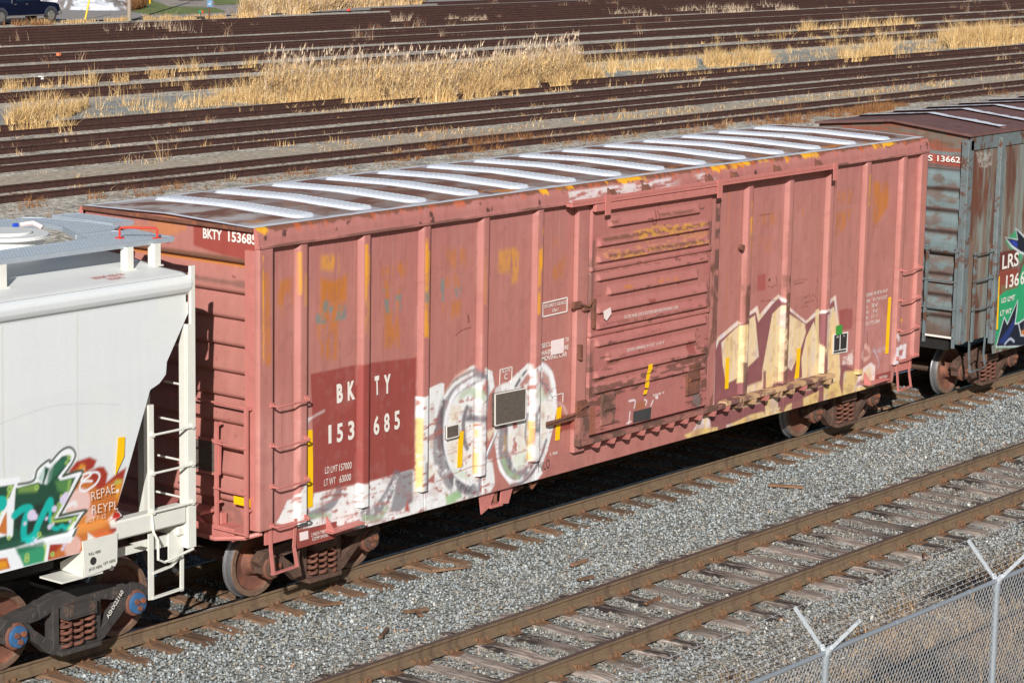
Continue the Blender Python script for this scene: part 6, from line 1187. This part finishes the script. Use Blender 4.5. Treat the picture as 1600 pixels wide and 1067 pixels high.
# ------------------------------------------------------------------ far side: road, verge, car
M['asphalt'] = simple('asphalt', (152, 146, 142), .9, var=.12, scale=2, vs=(.2, 1, 1)); M['lawn'] = simple('lawn', (110, 122, 66), .95, var=.35, scale=1.1, bmp=.05); M['drive'] = simple('drive', (160, 150, 140), .9, var=.15)
sheet('road', [(55, 94.5), (150, 88), (190, 118), (100, 140), (60, 120)], M['asphalt'], -.12)
def pgon(name, q, m, z): sheet(name, [px(*a, 2, z) for a in q], m, z)
pgon('lawn', [(205, -2), (205, 19), (232, 23), (275, 23.5), (355, 19.5), (338, 13), (262, 10), (240, 2), (238, -2)], M['lawn'], -.112); pgon('driveway', [(237, -3), (262, 10.5), (330, 11), (338, 2), (320, -3)], M['drive'], -.108); pgon('lawn', [(330, -6), (336, 8.5), (400, 6), (470, 2), (470, -6)], M['lawn'], -.104); pgon('lawn', [(370, 11), (372, 13), (400, 12), (400, 9)], M['lawn'], -.112)
pgon('verge', [(40, -8), (60, 12), (200, 16), (206, 8), (200, -8)], M['gravel_tan'], -.108)
# snow heap: a lumpy mound
c0 = px(160, 14, 2, -.1); Xs, Ys = np.meshgrid(np.linspace(-2.7, 3.1, 70), np.linspace(-2.2, 6, 60), indexing='ij'); e = np.clip(1-(Xs/2.8)**2-(((Ys-1.9))/3.8)**2, 0, 1)
Zs = -.12+.9*e**.5*(.2+1.3*fbm(Xs/.7+5, Ys/.7, 2, 5)); sn = Canvas(-3, 3.4, -2.4, 6.4, (205, 209, 216), .05); sn.wear((104, 94, 88), sstep(.52, .6, fbm(sn.U/.7, sn.V/.5, 3, 4))*.9)
snow_m = painted('snow', .8, (110, 100, 92), .7, .02)
o = grid('snow_heap', c0[0]+Xs, c0[1]+Ys, Zs, snow_m, None, sn.at(Xs, Ys), at=(c0[0], c0[1], -.1)); tag(o, 'dirty heap of ploughed snow beside the far road, near the utility pole', 'snow heap')
gpatch('brown_brush', [(66, 6), (110, 8), (120, 2)], 1500, 5, .3, 1.0, RUSTY, .4, 1, .6); gpatch('brown_brush', [(198, 20), (216, 18)], 1400, 3, .5, 1.5, RUSTY, .3, 1, .6); gpatch('brown_brush', [(215, 12), (225, 6)], 900, 3, .4, 1.1, RUSTY, .3, 1, .6)
p = px(202, 33, 2, -.12); up = tag(empty('utility_pole', p), 'round grey wooden utility pole at the far road edge', 'utility pole')
mb = MB(); mb.tube([p, p+[0, 0, 5], p+[0, 0, 10.5]], [.125, .115, .09], 16); mb.build('pole', simple('pole_wood', (150, 136, 122), .9, var=.2, scale=2, vs=(6, 6, .5)), up, smooth=True); mb = MB(); mb.beam(p+[-1.2, 0, 9.6], p+[1.2, 0, 9.6], .1, .12); mb.build('cross_arm', M['board'], up)
p = px(133, 31, 2, -.12); mb = MB(); mb.tube([p, p+[.75, 0, 2.4]], .055, 10); gw = mb.build('guy_wire_guard', M['yellow_tape']); tag(gw, 'leaning yellow guy wire guard tube between the pickup and the utility pole', 'marker post')
p = px(236, 32, 2, -.12); mb = MB(); mb.tube([p, p+[-.08, 0, 1.0]], .012, 6); o = mb.build('marker_rod', M['charcoal']); tag(o, 'thin dark rod right of the utility pole with a yellow tip', 'rod'); mb = MB(); mb.box(tuple(p+[-.12, -.03, .98]), tuple(p+[-.05, .03, 1.2])); mb.build('tip', M['yellow_tape'], o)
p = px(327, 34, 2, -.12); sg = tag(empty('road_sign', p), 'small pale blue square sign on a thin post beside the farthest track', 'sign'); mb = MB(); mb.box(tuple(p+[-.03, -.03, 0]), tuple(p+[.03, .03, 1.2])); mb.build('sign_post', M['rust'], sg); mb = MB(); mb.box(tuple(p+[-.12, -.05, .7]), tuple(p+[.14, -.032, .96])); 
mb = MB(); mb.box(tuple(p+[-.19, -.06, .86]), tuple(p+[.19, -.035, 1.25])); pl = mb.build('sign_panel', simple('sign_blue', (120, 176, 220), .4, var=.05), sg)
mb = MB(); mb.tube([p+[.06, -.062, 1.14], p+[.06, -.066, 1.14]], .04, 8); mb.box(tuple(p+[-.1, -.067, .96]), tuple(p+[.04, -.062, 1.08])); mb.build('symbol', M['white_paint'], pl)
p = px(314, 30, 2, -.12); st = tag(empty('switch_stand', p), 'low switch stand with a green and orange round target by the blue sign', 'switch stand')
mb = MB(); mb.box(tuple(p+[-.18, -.15, 0]), tuple(p+[.18, .15, .14])); mb.tube([p+[0, 0, .1], p+[0, 0, .42]], .03, 8); mb.tube([p+[-.1, 0, .05], p+[-.5, 0, .16]], .03, 6); mb.build('stand', M['black_cast'], st)
for s, m_ in ((-1, simple('target_green', (30, 176, 130), .5)), (1, simple('target_orange', (226, 96, 48), .5))):
    mb = MB(); mb.prism([(p[0]+s*.2*math.sin(q), p[2]+.42+.1*math.cos(q)) for q in np.linspace(0, math.pi, 12)], 1, p[1]-.02, p[1]); mb.build('target', m_, st)
for i, (qx, qy, l) in enumerate(((290, 2, 1.4), (306, 2.5, 1.4))):
    p = px(qx, qy, 2, -.1); mb = MB()
    for k in range(7): mb.box(tuple(p+[k*.2-.6, 0, 0]), tuple(p+[k*.2-.54, .04, .5]))
    mb.box(tuple(p+[-.6, -.01, .42]), tuple(p+[.66, .05, .48])); mb.box(tuple(p+[-.6, -.01, .08]), tuple(p+[.66, .05, .13])); o = mb.build('railing', M['board']); tag(o, ['left section of low wooden railing by the far driveway', 'right section of low wooden railing by the far driveway'][i], 'railing', 'railing sections by the driveway')
# small litter
for (qx, qy), m_, lab in (((545, 18), M['red_paint'], 'red scrap of plastic in the dry grass beyond the far track'), ((541, 13), M['white_paint'], 'white rag in the dry grass above the red scrap'), ((64, 155-30), M['white_paint'], 'tiny white litter by the left reeds'), ((464, 155), M['white_paint'], 'white paper caught at the foot of the tall reeds'), ((895, 124), M['white_paint'], 'white litter at the right end of the tall reeds'), ((92, 88), simple('orange_ball', (196, 110, 70), .6), 'small orange object lying on the far rails'), ((1035, 1), M['white_paint'], 'white litter between the far tracks at the top edge')):
    p = px(qx, qy, 2, -.12); mb = MB(); mb.prism([(p[0]+.16*math.cos(q)*random.uniform(.6, 1.2), p[1]+.12*math.sin(q)) for q in np.linspace(0, 6.28, 7)[:-1]], 2, p[2]+.02, p[2]+.16); o = mb.build('litter', m_); tag(o, lab, 'litter')
# the pickup
ax_, ay = 79.95, 93.6; pk = tag(empty('pickup_truck', (78.0, ay, -.12)), 'dark navy pickup truck parked at the far road, cut by the left edge', 'pickup truck')
navy = simple('navy_paint', (14, 20, 42), .18, var=.05, bmp=0); glass = simple('dark_glass', (26, 40, 56), .08, var=.05, bmp=0); tyre = simple('tyre', (50, 48, 46), .85, var=.15); rim = simple('rim', (150, 148, 144), .4, metal=.6)
g0 = -.12
side = [(75.0, g0+.55), (75.0, g0+1.12), (77.0, g0+1.14), (77.15, g0+1.82), (77.35, g0+1.92), (78.3, g0+1.92), (78.55, g0+1.86), (79.15, g0+1.22), (80.3, g0+1.12), (80.62, g0+1.0), (80.72, g0+.6), (80.7, g0+.42), (80.4, g0+.36), (75.0, g0+.42)]
mb = MB(); mb.prism(side, 1, ay-.9, ay+.9); mb.build('body', navy, pk, bevel=.04)
for q in ([(77.3, 1.22), (77.3, 1.78), (77.98, 1.8), (77.98, 1.24)], [(78.05, 1.24), (78.05, 1.8), (78.35, 1.78), (78.95, 1.26)]): mb = MB(); mb.prism([(x_, g0+z_) for x_, z_ in q], 1, ay-.912, ay-.9); mb.build('window', glass, pk)
mb = MB(); mb.prism([(78.60, g0+1.82), (79.12, g0+1.27), (79.16, g0+1.27), (78.64, g0+1.83)], 1, ay-.75, ay+.75); mb.build('windscreen', glass, pk)
for x_ in (76.2, 79.95):
    mb = MB(); mb.lathe([(0, .3), (0, .4), (.2, .4), (.2, .3)], (x_, ay-.93, g0+.4), 28); w_ = mb.build('wheel', tyre, pk, at=(x_, ay-.93, g0+.4)); mb = MB(); mb.lathe([(-.012, .1), (-.006, .26), (.02, .28)], (x_, ay-.93, g0+.4), 24); mb.build('rim', rim, w_)
    mb = MB(); mb.prism([(x_+.5*math.cos(q), g0+.42+.5*math.sin(q)) for q in np.linspace(0, math.pi, 18)], 1, ay-.925, ay-.905); mb.build('wheel_arch', simple('arch_grey', (60, 66, 78), .6), pk)
    mb = MB(); mb.lathe([(0, .3), (0, .4), (.2, .4), (.2, .3)], (x_, ay+.73, g0+.4), 28); mb.build('wheel', tyre, pk)
mb = MB(); mb.box((78.9, ay-1.05, g0+1.2), (79.05, ay-.9, g0+1.36)); mb.build('mirror', navy, pk, bevel=.02); mb = MB(); mb.box((76.75, ay-.96, g0+.4), (79.4, ay-.9, g0+.45)); mb.build('side_step', rim, pk)
for x_ in (78.05, 77.2): mb = MB(); mb.box((x_, ay-.93, g0+1.06), (x_+.14, ay-.905, g0+1.1)); mb.build('door_handle', rim, pk)
mb = MB(); mb.box((80.55, ay-.86, g0+.82), (80.7, ay-.6, g0+.98)); mb.build('headlight', M['white_paint'], pk); mb = MB(); mb.box((80.55, ay-.92, g0+.42), (80.82, ay+.92, g0+.62)); mb.build('bumper', rim, pk, bevel=.02)
